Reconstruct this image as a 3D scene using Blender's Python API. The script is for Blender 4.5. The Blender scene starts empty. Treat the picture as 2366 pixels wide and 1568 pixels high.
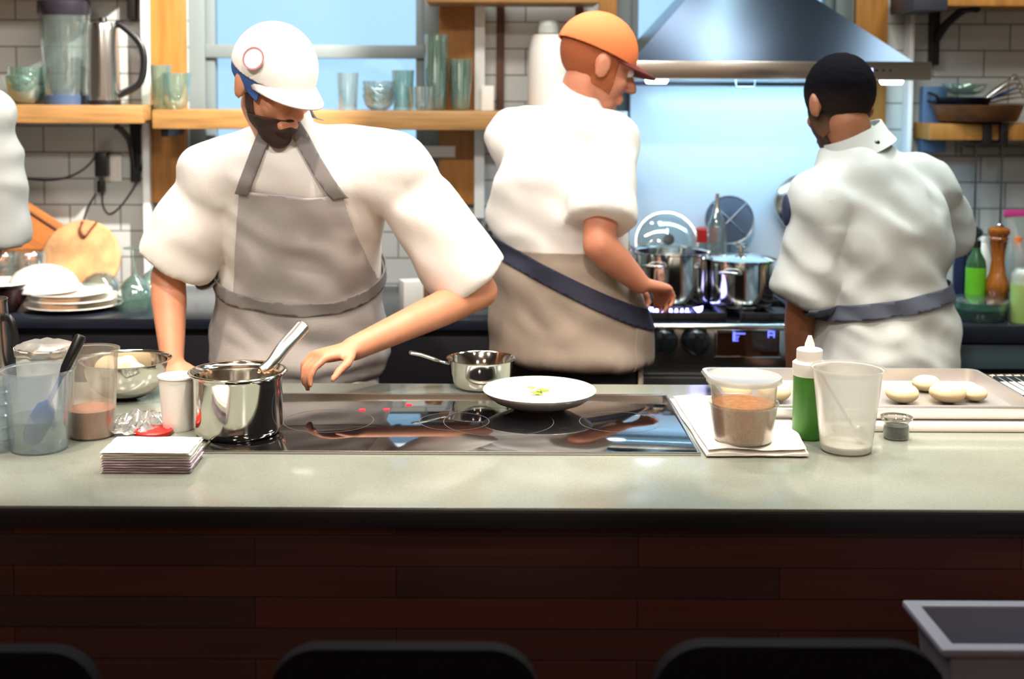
import bpy, bmesh, math, random
from mathutils import Vector, Matrix, noise
random.seed(7)
scn = bpy.context.scene
COL = scn.collection
PI = math.pi
V = Vector
# ---------------------------------------------------------------- camera
FPX, CXP, CYP = 3000.0, 1120.0, 410.0
PITCH, ROLL, EYE = math.atan(210/3000.0), math.radians(0.25), 1.587
cd = bpy.data.cameras.new('camera'); cam = bpy.data.objects.new('camera', cd); COL.objects.link(cam)
cd.sensor_fit = 'HORIZONTAL'; cd.sensor_width = 36.0; cd.lens = 36.0*FPX/2366.0
cd.shift_x = (1183-CXP)/2366.0; cd.shift_y = -(784-CYP)/2366.0
RM = Matrix.Rotation(PI/2-PITCH, 3, 'X') @ Matrix.Rotation(ROLL, 3, 'Z')
cam.matrix_world = Matrix.Translation((0, 0, EYE)) @ RM.to_4x4()
cd.clip_start = 0.05
cd.dof.use_dof = True; cd.dof.focus_distance = 2.5; cd.dof.aperture_fstop = 3.2
scn.camera = cam
def ray(px, py):
    d = RM @ V(((px-CXP)/FPX, -(py-CYP)/FPX, -1.0))
    return d/d.y
def P(px, py, Y):
    d = ray(px, py); return V((d.x*Y, Y, EYE+d.z*Y))
def G(px, py, z):
    d = ray(px, py); t = (z-EYE)/d.z; return V((d.x*t, t, z))
def S(n, Y): return n/FPX*Y*1.0
CT = 0.92     # counter height
# ---------------------------------------------------------------- materials
def lin(c):
    return tuple(((x/255.0)/12.92 if x/255.0 <= .04045 else ((x/255.0+.055)/1.055)**2.4) for x in c)
def mat(name, col, rough=.5, metal=0.0, spec=.5, emit=None, es=0.0, bump=0.0, bscale=60, var=0.0, vscale=8, stretch=(1,1,1), coat=0, sss=0, alpha=None, sheen=0):
    m = bpy.data.materials.new(name); m.use_nodes = True
    nt = m.node_tree; b = nt.nodes['Principled BSDF']
    c = lin(col)+(1,)
    b.inputs['Base Color'].default_value = c
    b.inputs['Roughness'].default_value = rough
    b.inputs['Metallic'].default_value = metal
    b.inputs['Specular IOR Level'].default_value = spec
    if coat: b.inputs['Coat Weight'].default_value = coat; b.inputs['Coat Roughness'].default_value = .05
    if sss: b.inputs['Subsurface Weight'].default_value = sss; b.inputs['Subsurface Radius'].default_value = (.02,.008,.004); b.inputs['Subsurface Scale'].default_value = .5
    if sheen: b.inputs['Sheen Weight'].default_value = sheen
    if emit: b.inputs['Emission Color'].default_value = lin(emit)+(1,); b.inputs['Emission Strength'].default_value = es
    if var or bump:
        tc = nt.nodes.new('ShaderNodeTexCoord'); mp = nt.nodes.new('ShaderNodeMapping'); mp.inputs['Scale'].default_value = stretch
        nt.links.new(tc.outputs['Object'], mp.inputs['Vector'])
    if var:
        nz = nt.nodes.new('ShaderNodeTexNoise'); nz.inputs['Scale'].default_value = vscale; nz.inputs['Detail'].default_value = 5
        nt.links.new(mp.outputs[0], nz.inputs['Vector'])
        rp = nt.nodes.new('ShaderNodeValToRGB')
        rp.color_ramp.elements[0].position = .3; rp.color_ramp.elements[1].position = .7
        rp.color_ramp.elements[0].color = tuple(x*(1-var) for x in c[:3])+(1,)
        rp.color_ramp.elements[1].color = tuple(min(1, x*(1+var)) for x in c[:3])+(1,)
        nt.links.new(nz.outputs['Fac'], rp.inputs[0]); nt.links.new(rp.outputs[0], b.inputs['Base Color'])
    if bump:
        n2 = nt.nodes.new('ShaderNodeTexNoise'); n2.inputs['Scale'].default_value = bscale; n2.inputs['Detail'].default_value = 4
        nt.links.new(mp.outputs[0], n2.inputs['Vector'])
        bp = nt.nodes.new('ShaderNodeBump'); bp.inputs['Strength'].default_value = bump; bp.inputs['Distance'].default_value = .0012
        nt.links.new(n2.outputs['Fac'], bp.inputs['Height']); nt.links.new(bp.outputs[0], b.inputs['Normal'])
    return m
def clear_mat(name, col, body, body_amt, rough=.05, gloss=.12):
    """thin clear stuff: transparent mixed with a little body and a fresnel gloss"""
    m = bpy.data.materials.new(name); m.use_nodes = True; nt = m.node_tree; nt.nodes.clear()
    out = nt.nodes.new('ShaderNodeOutputMaterial')
    tr = nt.nodes.new('ShaderNodeBsdfTransparent'); tr.inputs[0].default_value = lin(col)+(1,)
    df = nt.nodes.new('ShaderNodeBsdfPrincipled'); df.inputs['Base Color'].default_value = lin(body)+(1,); df.inputs['Roughness'].default_value = .4
    tl = nt.nodes.new('ShaderNodeBsdfTranslucent'); tl.inputs[0].default_value = lin(body)+(1,)
    m0 = nt.nodes.new('ShaderNodeMixShader'); m0.inputs[0].default_value = .45
    nt.links.new(df.outputs[0], m0.inputs[1]); nt.links.new(tl.outputs[0], m0.inputs[2])
    m1 = nt.nodes.new('ShaderNodeMixShader'); m1.inputs[0].default_value = body_amt
    nt.links.new(tr.outputs[0], m1.inputs[1]); nt.links.new(m0.outputs[0], m1.inputs[2])
    gl = nt.nodes.new('ShaderNodeBsdfGlossy'); gl.inputs['Roughness'].default_value = rough
    lw = nt.nodes.new('ShaderNodeLayerWeight'); lw.inputs[0].default_value = .25
    mu = nt.nodes.new('ShaderNodeMath'); mu.operation = 'MULTIPLY_ADD'; mu.inputs[1].default_value = .7; mu.inputs[2].default_value = gloss*.4
    nt.links.new(lw.outputs['Facing'], mu.inputs[0])
    m2 = nt.nodes.new('ShaderNodeMixShader'); nt.links.new(mu.outputs[0], m2.inputs[0])
    nt.links.new(m1.outputs[0], m2.inputs[1]); nt.links.new(gl.outputs[0], m2.inputs[2])
    nt.links.new(m2.outputs[0], out.inputs[0])
    return m
def brick_mat(name, c1, c2, mortar, bw, rh, ms, rough=.3, bump=.4, axes='xz', off=.5, grain=0.0, spec=.5, ox=0, oz=0, bias=0.0):
    m = bpy.data.materials.new(name); m.use_nodes = True; nt = m.node_tree; b = nt.nodes['Principled BSDF']
    tc = nt.nodes.new('ShaderNodeTexCoord'); sp = nt.nodes.new('ShaderNodeSeparateXYZ'); cb = nt.nodes.new('ShaderNodeCombineXYZ')
    nt.links.new(tc.outputs['Object'], sp.inputs[0])
    ax = {'x':0,'y':1,'z':2}
    a1 = nt.nodes.new('ShaderNodeMath'); a1.operation='ADD'; a1.inputs[1].default_value=ox+20*bw
    a2 = nt.nodes.new('ShaderNodeMath'); a2.operation='ADD'; a2.inputs[1].default_value=oz+20*rh
    nt.links.new(sp.outputs[ax[axes[0]]], a1.inputs[0]); nt.links.new(sp.outputs[ax[axes[1]]], a2.inputs[0])
    nt.links.new(a1.outputs[0], cb.inputs[0]); nt.links.new(a2.outputs[0], cb.inputs[1])
    br = nt.nodes.new('ShaderNodeTexBrick'); br.offset = off; br.inputs['Scale'].default_value = 1.0
    br.inputs['Color1'].default_value = lin(c1)+(1,); br.inputs['Color2'].default_value = lin(c2)+(1,); br.inputs['Mortar'].default_value = lin(mortar)+(1,)
    br.inputs['Mortar Size'].default_value = ms; br.inputs['Brick Width'].default_value = bw; br.inputs['Row Height'].default_value = rh
    br.inputs['Mortar Smooth'].default_value = .1; br.inputs['Bias'].default_value = bias
    nt.links.new(cb.outputs[0], br.inputs['Vector'])
    last = br.outputs['Color']
    if grain:
        mp = nt.nodes.new('ShaderNodeMapping'); mp.inputs['Scale'].default_value = (3, 60, 60) if axes[0]=='x' else (60, 3, 60)
        nt.links.new(tc.outputs['Object'], mp.inputs[0])
        nz = nt.nodes.new('ShaderNodeTexNoise'); nz.inputs['Scale'].default_value = 1; nz.inputs['Detail'].default_value = 6
        nt.links.new(mp.outputs[0], nz.inputs['Vector'])
        rp = nt.nodes.new('ShaderNodeMapRange'); rp.inputs[3].default_value = 1-grain; rp.inputs[4].default_value = 1+grain
        nt.links.new(nz.outputs['Fac'], rp.inputs[0])
        mx = nt.nodes.new('ShaderNodeMix'); mx.data_type='RGBA'; mx.blend_type='MULTIPLY'; mx.inputs[0].default_value=1
        nt.links.new(last, mx.inputs[6]); nt.links.new(rp.outputs[0], mx.inputs[7]); last = mx.outputs[2]
    nt.links.new(last, b.inputs['Base Color'])
    bp = nt.nodes.new('ShaderNodeBump'); bp.inputs['Strength'].default_value = bump; bp.inputs['Distance'].default_value = .003; bp.invert = True
    nt.links.new(br.outputs['Fac'], bp.inputs['Height']); nt.links.new(bp.outputs[0], b.inputs['Normal'])
    b.inputs['Roughness'].default_value = rough; b.inputs['Specular IOR Level'].default_value = spec
    return m
# ---------------------------------------------------------------- mesh helpers
def finish(name, bm, m, parent=None, smooth=True, loc=None, angle=40):
    me = bpy.data.meshes.new(name); 
    bmesh.ops.recalc_face_normals(bm, faces=bm.faces)
    bm.to_mesh(me); bm.free()
    if smooth:
        for p in me.polygons: p.use_smooth = True
        try: me.set_sharp_from_angle(angle=math.radians(angle))
        except Exception: pass
    for mm in (m if isinstance(m, (list, tuple)) else [m]): me.materials.append(mm)
    o = bpy.data.objects.new(name, me); COL.objects.link(o)
    if parent is not None: o.parent = parent
    if loc is not None: o.location = loc
    return o
def tag(o, label, cat, group=None):
    o['label'] = label; o['category'] = cat
    if group: o['group'] = group
    return o
def thing(name, label, cat, loc=(0,0,0), rotz=0, group=None):
    o = bpy.data.objects.new(name, None); COL.objects.link(o); o.empty_display_size = .05
    o.location = loc; o.rotation_euler = (0,0,rotz)
    return tag(o, label, cat, group)
def struct(name, bm, m, **k):
    o = finish(name, bm, m, **k); o['kind'] = 'structure'; return o
def dup(root, loc, rotz=0, label=None, group=None, scale=None):
    r = root.copy(); COL.objects.link(r); r.location = loc; r.rotation_euler = (0,0,rotz)
    if label: r['label'] = label
    if group: r['group'] = group
    if scale: r.scale = scale
    for ch in list(root.children):
        c = ch.copy(); COL.objects.link(c); c.parent = r
        for g in list(ch.children):
            d = g.copy(); COL.objects.link(d); d.parent = c
    return r
def box(bm, lo, hi, bevel=0, seg=2, M=None):
    lo = V(lo); hi = V(hi)
    r = bmesh.ops.create_cube(bm, size=1)
    vs = r['verts']; c = (lo+hi)/2; s = hi-lo
    for v in vs: v.co = V((v.co.x*s.x, v.co.y*s.y, v.co.z*s.z))+c
    if bevel:
        es = list({e for v in vs for e in v.link_edges})
        rr = bmesh.ops.bevel(bm, geom=es, offset=min(bevel, min(abs(s.x),abs(s.y),abs(s.z))*.45), segments=seg, affect='EDGES', profile=.6)
        vs = list({v for f in rr['faces'] for v in f.verts} | {v for v in vs if v.is_valid})
    if M is not None:
        for v in vs: v.co = M @ v.co
    return vs
def bx(lo, hi, bevel=0, seg=2, M=None):
    bm = bmesh.new(); box(bm, lo, hi, bevel, seg, M); return bm
def lathe(prof, seg=48, bm=None, sx=1, sy=1, c=(0,0,0), M=None):
    bm = bm or bmesh.new(); rings = []; c = V(c)
    for r, z in prof:
        if r < 1e-6: rings.append([bm.verts.new(c+V((0,0,z)))])
        else: rings.append([bm.verts.new(c+V((r*sx*math.cos(2*PI*i/seg), r*sy*math.sin(2*PI*i/seg), z))) for i in range(seg)])
    for a, b in zip(rings, rings[1:]):
        for i in range(seg):
            j = (i+1) % seg
            if len(a) == 1 and len(b) == 1: continue
            if len(a) == 1: bm.faces.new((a[0], b[i], b[j]))
            elif len(b) == 1: bm.faces.new((a[i], a[j], b[0]))
            else: bm.faces.new((a[i], a[j], b[j], b[i]))
    if M is not None:
        for rg in rings:
            for v in rg: v.co = M @ v.co
    return bm
def wall_prof(outer, t, base=None):
    """closed vessel: outer profile bottom->top, back down inside by thickness t"""
    inner = [(max(r-t, 0), z) for r, z in reversed(outer)]
    b = base if base is not None else t
    z0 = outer[0][1]
    inner = [(r, max(z, z0+b)) for r, z in inner]
    return [(0, z0)]+list(outer)+inner+[(0, z0+b)]
def frame_from(d, up=V((0,0,1))):
    d = d.normalized()
    if abs(d.dot(up)) > .97: up = V((1,0,0))
    a = d.cross(up).normalized(); b = d.cross(a).normalized()
    return a, b
def tube(pts, r, seg=10, bm=None, caps=True, flat=1.0, up=V((0,0,1))):
    bm = bm or bmesh.new(); pts = [V(p) for p in pts]; n = len(pts); rings = []
    for i, p in enumerate(pts):
        d = (pts[min(i+1, n-1)]-pts[max(i-1, 0)])
        a, b = frame_from(d, up)
        rr = r[i] if isinstance(r, (list, tuple)) else r
        rings.append([bm.verts.new(p+a*(rr*math.cos(2*PI*k/seg))+b*(rr*flat*math.sin(2*PI*k/seg))) for k in range(seg)])
    for a, b in zip(rings, rings[1:]):
        for k in range(seg):
            j = (k+1) % seg; bm.faces.new((a[k], a[j], b[j], b[k]))
    if caps:
        bm.faces.new(rings[0][::-1]); bm.faces.new(rings[-1])
    return bm
def smooth_path(pts, n=8):
    pts = [V(p) for p in pts]; out = []
    for i in range(len(pts)-1):
        p0 = pts[max(i-1,0)]; p1 = pts[i]; p2 = pts[i+1]; p3 = pts[min(i+2,len(pts)-1)]
        for k in range(n):
            t = k/n
            out.append(.5*((2*p1)+(-p0+p2)*t+(2*p0-5*p1+4*p2-p3)*t*t+(-p0+3*p1-3*p2+p3)*t**3))
    out.append(pts[-1]); return out
def ball(bm, c, r, seg=20, M=None):
    """ellipsoid; r scalar or (rx,ry,rz); M 3x3 orientation"""
    c = V(c); r = (r,r,r) if not isinstance(r, (tuple, list)) else r
    res = bmesh.ops.create_uvsphere(bm, u_segments=seg, v_segments=max(8, seg*2//3), radius=1)
    for v in res['verts']:
        p = V((v.co.x*r[0], v.co.y*r[1], v.co.z*r[2]))
        v.co = c+((M @ p) if M is not None else p)
def cap(bm, a, b, ra, rb, seg=14, flat=1.0, up=V((0,0,1))):
    """tapered capsule"""
    a = V(a); b = V(b); d = b-a; L = d.length
    if L < 1e-6: return ball(bm, a, ra)
    d /= L; pts = []; rs = []
    for k in range(5):
        t = math.pi/2*(k/4); pts.append(a-d*ra*math.cos(t)*.98); rs.append(max(ra*math.sin(t), ra*.08))
    for k in range(1, 5): 
        t = k/5; pts.append(a+d*L*t); rs.append(ra+(rb-ra)*t)
    for k in range(5):
        t = math.pi/2*(k/4); pts.append(b+d*rb*math.sin(t)*.98); rs.append(max(rb*math.cos(t), rb*.08))
    u, w = frame_from(d, up); rings = []
    for p, r in zip(pts, rs):
        rings.append([bm.verts.new(p+u*(r*math.cos(2*PI*k/seg))+w*(r*flat*math.sin(2*PI*k/seg))) for k in range(seg)])
    for x, y in zip(rings, rings[1:]):
        for k in range(seg):
            j = (k+1) % seg; bm.faces.new((x[k], x[j], y[j], y[k]))
    bm.faces.new(rings[0][::-1]); bm.faces.new(rings[-1])
def loft(bm, secs, seg=28, power=2.3):
    """secs: (center, A half-width vec, B half-depth vec)"""
    rings = []
    for c, A, B in secs:
        rg = []
        for k in range(seg):
            t = 2*PI*k/seg; x = math.cos(t); y = math.sin(t)
            x = math.copysign(abs(x)**(2/power), x); y = math.copysign(abs(y)**(2/power), y)
            rg.append(bm.verts.new(c+A*x+B*y))
        rings.append(rg)
    for x, y in zip(rings, rings[1:]):
        for k in range(seg):
            j = (k+1) % seg; bm.faces.new((x[k], x[j], y[j], y[k]))
    bm.faces.new(rings[0][::-1]); bm.faces.new(rings[-1])
def blob(name, bm, m, voxel, parent=None, smooth=4, wrinkle=None, cut=None):
    """fuse overlapping closed shapes into one continuous skin"""
    bmesh.ops.recalc_face_normals(bm, faces=bm.faces)
    me = bpy.data.meshes.new(name); bm.to_mesh(me); bm.free()
    o = bpy.data.objects.new(name, me); COL.objects.link(o)
    r = o.modifiers.new('r', 'REMESH'); r.mode = 'VOXEL'; r.voxel_size = voxel; r.adaptivity = 0
    if smooth:
        s = o.modifiers.new('s', 'SMOOTH'); s.iterations = smooth; s.factor = .5
    dg = bpy.context.evaluated_depsgraph_get(); dg.update()
    me2 = bpy.data.meshes.new_from_object(o.evaluated_get(dg))
    o.modifiers.clear(); o.data = me2; bpy.data.meshes.remove(me)
    me2.name = name
    if wrinkle:
        n = len(me2.vertices)
        ds = [wrinkle(v.co, v.normal) for v in me2.vertices]
        ns = [V(v.normal) for v in me2.vertices]
        for v, d, nn in zip(me2.vertices, ds, ns): v.co = v.co + nn*d
        b3 = bmesh.new(); b3.from_mesh(me2)
        for _ in range(3): bmesh.ops.smooth_vert(b3, verts=b3.verts, factor=.5, use_axis_x=True, use_axis_y=True, use_axis_z=True)
        b3.to_mesh(me2); b3.free()
    if cut:
        b2 = bmesh.new(); b2.from_mesh(me2)
        for co, no in cut:
            bmesh.ops.bisect_plane(b2, geom=b2.verts[:]+b2.edges[:]+b2.faces[:], plane_co=co, plane_no=no, clear_outer=True)
        b2.to_mesh(me2); b2.free()
    for p in me2.polygons: p.use_smooth = True
    me2.materials.clear(); me2.materials.append(m)
    if parent is not None: o.parent = parent
    return o
def shell(name, src, planes_sets, off, thick, m, parent, wrinkle=None):
    """strip of src's surface inside each plane set, lifted off along normals and thickened"""
    out = bmesh.new()
    for planes in planes_sets:
        b = bmesh.new(); b.from_mesh(src.data); b.normal_update()
        for v in b.verts: v.co = v.co + v.normal*(off+(wrinkle(v.co) if wrinkle else 0))
        for co, no in planes:
            bmesh.ops.bisect_plane(b, geom=b.verts[:]+b.edges[:]+b.faces[:], plane_co=co, plane_no=no, clear_outer=True)
        tmp = bpy.data.meshes.new('t'); b.to_mesh(tmp); b.free(); out.from_mesh(tmp); bpy.data.meshes.remove(tmp)
    me = bpy.data.meshes.new(name); out.to_mesh(me); out.free()
    for p in me.polygons: p.use_smooth = True
    me.materials.append(m)
    o = bpy.data.objects.new(name, me); COL.objects.link(o)
    s = o.modifiers.new('s', 'SOLIDIFY'); s.thickness = thick; s.offset = 1
    if parent is not None: o.parent = parent
    return o
# ---------------------------------------------------------------- shared materials
M = {}
M['steel'] = mat('brushed_steel', (205,203,196), .22, 1, bump=.05, bscale=200, stretch=(1,1,.05))
M['steel_dark'] = mat('dark_steel', (120,124,126), .3, 1)
M['chrome'] = mat('polished_steel', (225,222,214), .1, 1)
M['black'] = mat('black_plastic', (18,18,20), .35)
M['blackmetal'] = mat('black_iron', (28,24,24), .45, .3)
M['white'] = mat('white_plastic', (235,232,225), .4)
M['porcelain'] = mat('white_porcelain', (240,236,228), .18, coat=.3)
M['cloth'] = mat('white_cloth', (238,232,224), .9, bump=.5, bscale=300)
M['glass'] = clear_mat('clear_glass', (246,252,251), (215,232,228), .10, .03, .35)
M['glass_green'] = clear_mat('green_tint_glass', (236,248,243), (190,222,212), .14, .03, .35)
M['deli'] = clear_mat('frosted_plastic', (248,250,250), (250,246,240), .46, .25, .12)
M['deli_thin'] = clear_mat('thin_clear_plastic', (252,252,250), (252,238,222), .12, .2, .12)
M['glass_pure'] = clear_mat('pure_glass', (250,252,250), (230,235,232), .03, .02, .2)
M['deli_blue'] = clear_mat('clear_plastic', (244,248,252), (222,234,238), .20, .15, .15)
M['wood_shelf'] = mat('oiled_shelf_wood', (156,114,64), .45, var=.25, vscale=6, stretch=(1,8,14))
M['wood_light'] = mat('pale_casing_wood', (160,106,44), .5, var=.22, vscale=5, stretch=(9,6,1))
M['wood_board'] = mat('cutting_board_wood', (176,104,44), .5, var=.25, vscale=12, stretch=(1,1,6))
# ================================================================ ROOM
WB = 4.30
def X(px, Y=WB): return P(px, 300, Y).x
def Zp(py, Y=WB, px=1120): return P(px, py, Y).z
tile = brick_mat('white_wall_tile', (196,198,194), (186,190,186), (128,126,120), .168, .087, .0028, rough=.18, bump=.6, ox=.035, oz=.028)
plaster = mat('painted_plaster', (150,140,130), .8, bump=.1)
dark_plaster = mat('warm_dining_wall', (150,128,108), .85, bump=.1)
floor_m = brick_mat('terracotta_floor_tile', (96,60,48), (84,52,42), (60,48,42), .3, .3, .005, rough=.5, axes='xy', off=0)
struct('floor', bx((-3.2,-3,-.05),(3.4,4.45,0)), floor_m)
struct('ceiling', bx((-3.2,-3,2.95),(3.4,4.45,3.0)), plaster)
struct('wall_left', bx((-3.2,-3,0),(-3.1,4.45,2.95)), plaster)
struct('wall_right', bx((3.3,-3,0),(3.4,4.45,2.95)), plaster)
struct('wall_front', bx((-3.1,-3.1,0),(3.3,-3.0,2.95)), dark_plaster)
w1l, w1r = X(435), X(1015); w1b = Zp(480)
w2l, w2r = X(1420), X(1965); w2b = Zp(500)
WT = 2.5
bm = bmesh.new()
for lo, hi in [((-3.1,WB,0),(w1l,WB+.14,2.95)), ((w1r,WB,0),(w2l,WB+.14,2.95)), ((w2r,WB,0),(3.3,WB+.14,2.95)),
               ((w1l,WB,0),(w1r,WB+.14,w1b)), ((w2l,WB,0),(w2r,WB+.14,w2b)), ((w1l,WB,WT),(w1r,WB+.14,2.95)), ((w2l,WB,WT),(w2r,WB+.14,2.95))]:
    box(bm, lo, hi)
struct('wall_back', bm, tile, smooth=False)
frame_m = mat('grey_window_frame', (112,122,122), .45, bump=.05)
pane_m = clear_mat('window_glass', (235,245,252), (200,220,235), .03, .02, .1)
sky_pane = mat('bright_window', (200,225,245), .5)
# windows
def window(name, l, r, b, t, rail=None, tl=.0):
    bm = bmesh.new(); y0, y1 = WB+.02, WB+.10
    w = .052
    box(bm, (l,y0,b),(l+w,y1,t),.004); box(bm,(r-w,y0,b),(r,y1,t),.004); box(bm,(l,y0,b),(r,y1,b+w),.004); box(bm,(l,y0,t-w),(r,y1,t),.004)
    s = .028; y2 = WB+.045
    box(bm,(l+w,y2,b+w),(l+w+s,y1,t-w),.003); box(bm,(r-w-s,y2,b+w),(r-w,y1,t-w),.003)
    if rail is not None: box(bm,(l+w,y0+.01,rail-.022),(r-w,y1,rail+.022),.004)
    o = struct(name, bm, frame_m)
    p = finish('pane', bx((l+w,WB+.07,b+w),(r-w,WB+.076,t-w)), pane_m, parent=o)
    return o
window('window_1', w1l, w1r, w1b, WT, rail=Zp(120))
window('window_2', w2l, w2r, w2b, WT, rail=None)
# wooden casings and white corner beads
def casing(n, a, b, top=2.6, bot=.9):
    struct('trim_%d' % n, bx((X(a),WB-.035,bot),(X(b),WB,top),.003), M['wood_light'])
casing(1, 351, 435, bot=1.2); casing(2, 1015, 1096, bot=1.2); casing(3, 1380, 1420, bot=1.2); casing(4, 1965, 2038, bot=Zp(300))
bead = mat('white_corner_bead', (232,234,232), .35)
for n, px, w in ((5, 338, .012), (6, 1108, .017), (7, 2100, .008)):
    x = X(px, WB-.05)
    struct('trim_%d' % n, bx((x-w, WB-.06, .92 if n != 6 else Zp(500)), (x+w, WB, 2.95), .004), bead)
# ---------------------------------------------------------------- bar counter
stone = mat('grey_green_stone', (139,144,133), .13, spec=.5, var=.08, vscale=5, bump=.012, bscale=25)
def stone_specks(m):
    nt = m.node_tree; b = nt.nodes['Principled BSDF']
    tc = nt.nodes.new('ShaderNodeTexCoord')
    n = nt.nodes.new('ShaderNodeTexNoise'); n.inputs['Scale'].default_value = 420; n.inputs['Detail'].default_value = 2
    nt.links.new(tc.outputs['Object'], n.inputs['Vector'])
    r = nt.nodes.new('ShaderNodeMapRange'); r.inputs[1].default_value=.35; r.inputs[2].default_value=.65; r.inputs[3].default_value=.90; r.inputs[4].default_value=1.08
    nt.links.new(n.outputs['Fac'], r.inputs[0])
    mx = nt.nodes.new('ShaderNodeMix'); mx.data_type='RGBA'; mx.blend_type='MULTIPLY'; mx.inputs[0].default_value=1
    src = b.inputs['Base Color'].links[0].from_socket
    nt.links.new(src, mx.inputs[6]); nt.links.new(r.outputs[0], mx.inputs[7]); nt.links.new(mx.outputs[2], b.inputs['Base Color'])
stone_specks(stone)
slab_edge = mat('shaded_slab_edge', (30,30,38), .35)  # same stone, its unlit edge darkened in the colour
plank = brick_mat('stained_wood_planks', (90,44,36), (58,38,40), (34,18,20), .62, .0515, .0012, rough=.45, bump=.25, grain=.35, ox=.14, oz=.012, off=.37)
bar = thing('bar_counter', 'long bar counter with a grey stone top over a dark wood plank front', 'counter')
YF, YBk = G(1120,1172,CT).y, 2.885
bm = bmesh.new(); box(bm, (-1.9, YF, CT-.006), (2.4, YBk, CT), .003)
o = finish('countertop', bm, stone, parent=bar)
o['label'] = 'polished grey green stone top'
finish('slab_edge', bx((-1.9, YF-.002, CT-.034), (2.4, YBk, CT-.0062), .002), slab_edge, parent=bar)
bead_m = mat('slab_bevel', (150,156,138), .2)
finish('plank_panel', bx((-1.9, YF+.03, .05), (2.4, YF+.06, CT-.034)), plank, parent=bar)
finish('cabinet_body', bx((-1.9, YF+.06, 0), (2.4, YBk-.03, CT-.034)), M['blackmetal'], parent=bar)
# induction hob set in the bar
hob_glass = mat('black_hob_glass', (10,10,14), .05, spec=.9, coat=.6)
hob = thing('induction_hob', 'wide black glass induction hob set into the stone bar top', 'hob')
h_l, h_r = G(468,1051,CT).x, G(1612,1051,CT).x
h_f, h_b = G(1120,1049,CT).y, G(1120,917,CT).y
finish('glass_plate', bx((h_l,h_f,CT+.0005),(h_r,h_b,CT+.004),.001), hob_glass, parent=hob)
bm = bmesh.new(); e = .005
box(bm,(h_l-e,h_f-e,CT+.0005),(h_r+e,h_f,CT+.006),.001); box(bm,(h_l-e,h_b,CT+.0005),(h_r+e,h_b+.010,CT+.006),.001)
box(bm,(h_l-e,h_f,CT+.0005),(h_l,h_b,CT+.006),.001); box(bm,(h_r,h_f,CT+.0005),(h_r+e,h_b,CT+.006),.001)
finish('steel_trim', bm, M['steel'], parent=hob)
led = mat('red_indicator', (200,20,30), .4, emit=(255,30,40), es=2.5)
for px, py in ((837,946),(893,945),(945,934)):
    c = G(px, py, CT+.0045); finish('indicator_light', bx((c.x-.006,c.y-.006,CT+.004),(c.x+.006,c.y+.006,CT+.0048)), led, parent=hob)
ring_m = mat('printed_ring', (90,90,96), .3)
for cx, r in ((h_l+.2,.09),(h_l+.2+.25,.07),(h_r-.36,.11),(h_r-.12,.08)):
    bm = bmesh.new(); cy = (h_f+h_b)/2
    for k in range(48):
        a, b2 = 2*PI*k/48, 2*PI*(k+1)/48
        vs = [bm.verts.new((cx+math.cos(t)*q, cy+math.sin(t)*q, CT+.0042)) for t, q in ((a,r),(b2,r),(b2,r-.0015),(a,r-.0015))]
        bm.faces.new(vs)
    finish('zone_ring', bm, ring_m, parent=hob)
# ---------------------------------------------------------------- bar stools and bin in front
stool_m = mat('black_stool_paint', (7,7,12), .85, spec=.15)
def stool(px0, px1, pyt, Y, label):
    a = P(px0, pyt, Y); b = P(px1, pyt, Y); w = (b.x-a.x)/2; cx = (a.x+b.x)/2; zt = a.z
    t = thing('bar_stool', label, 'bar stool', (cx, Y, 0), 0, 'bar stools along the counter')
    bm = bmesh.new()
    pts = []
    R = min(w*.35, .07)
    outline = []
    for (sx, cz) in ((1, 1), (-1, 1), (-1, -1), (1, -1)):
        for k in range(7):
            ang = {(1,1):0, (-1,1):90, (-1,-1):180, (1,-1):270}[(sx,cz)]+k*15
            cc = V((sx*(w-R), 0, (zt-.10)+cz*(.10-R)))
            outline.append(cc+V((R*math.cos(math.radians(ang)),0,R*math.sin(math.radians(ang)))))
    f = [bm.verts.new(p+V((0,-.012+.25*p.x*p.x*-1,0))) for p in outline]; g = [bm.verts.new(p+V((0,.012-.25*p.x*p.x,0))) for p in outline]
    bm.faces.new(f); bm.faces.new(g[::-1])
    for i in range(len(f)):
        j = (i+1)%len(f); bm.faces.new((f[i],g[i],g[j],f[j]))
    finish('backrest', bm, stool_m, parent=t)
    finish('seat', lathe([(0,.62),(w*.95,.62),(w,.635),(w*.97,.65),(0,.655)],40,c=(0,.16,0)), stool_m, parent=t)
    for s in (-1,1): finish('back_post', tube([(s*w*.8,0,.60),(s*w*.8,0,zt-.02)],.011), stool_m, parent=t)
    for sx in (-1,1):
        for y0,y1 in ((.02,-.04),(.30,.36)):
            finish('leg', tube([(sx*w*.8,y0,.63),(sx*w*1.05,y1,0)],.012), stool_m, parent=t)
    finish('footrest', tube([(sx,y,.28) for sx,y in ((-w*.93,-.01),(w*.93,-.01),(w*.93,.33),(-w*.93,.33),(-w*.93,-.01))],.009), stool_m, parent=t)
    return t
stool(625, 1245, 1487, 1.50, 'black bar stool in the middle, rounded backrest under the saucepan and hob')
stool(1505, 2180, 1480, 1.50, 'black bar stool beside the grey plastic tub')
stool(-380, 235, 1492, 1.50, 'black bar stool below the stack of napkins')
tubm = mat('grey_plastic_tub', (120,122,138), .45)
A = G(2066,1384,.85); Bf = G(2196,1500,.85)
y0, y1 = Bf.y, A.y; xl = (A.x+Bf.x)/2; xr = xl+.42
bm = bmesh.new(); zt = .85; wth=.008
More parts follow.
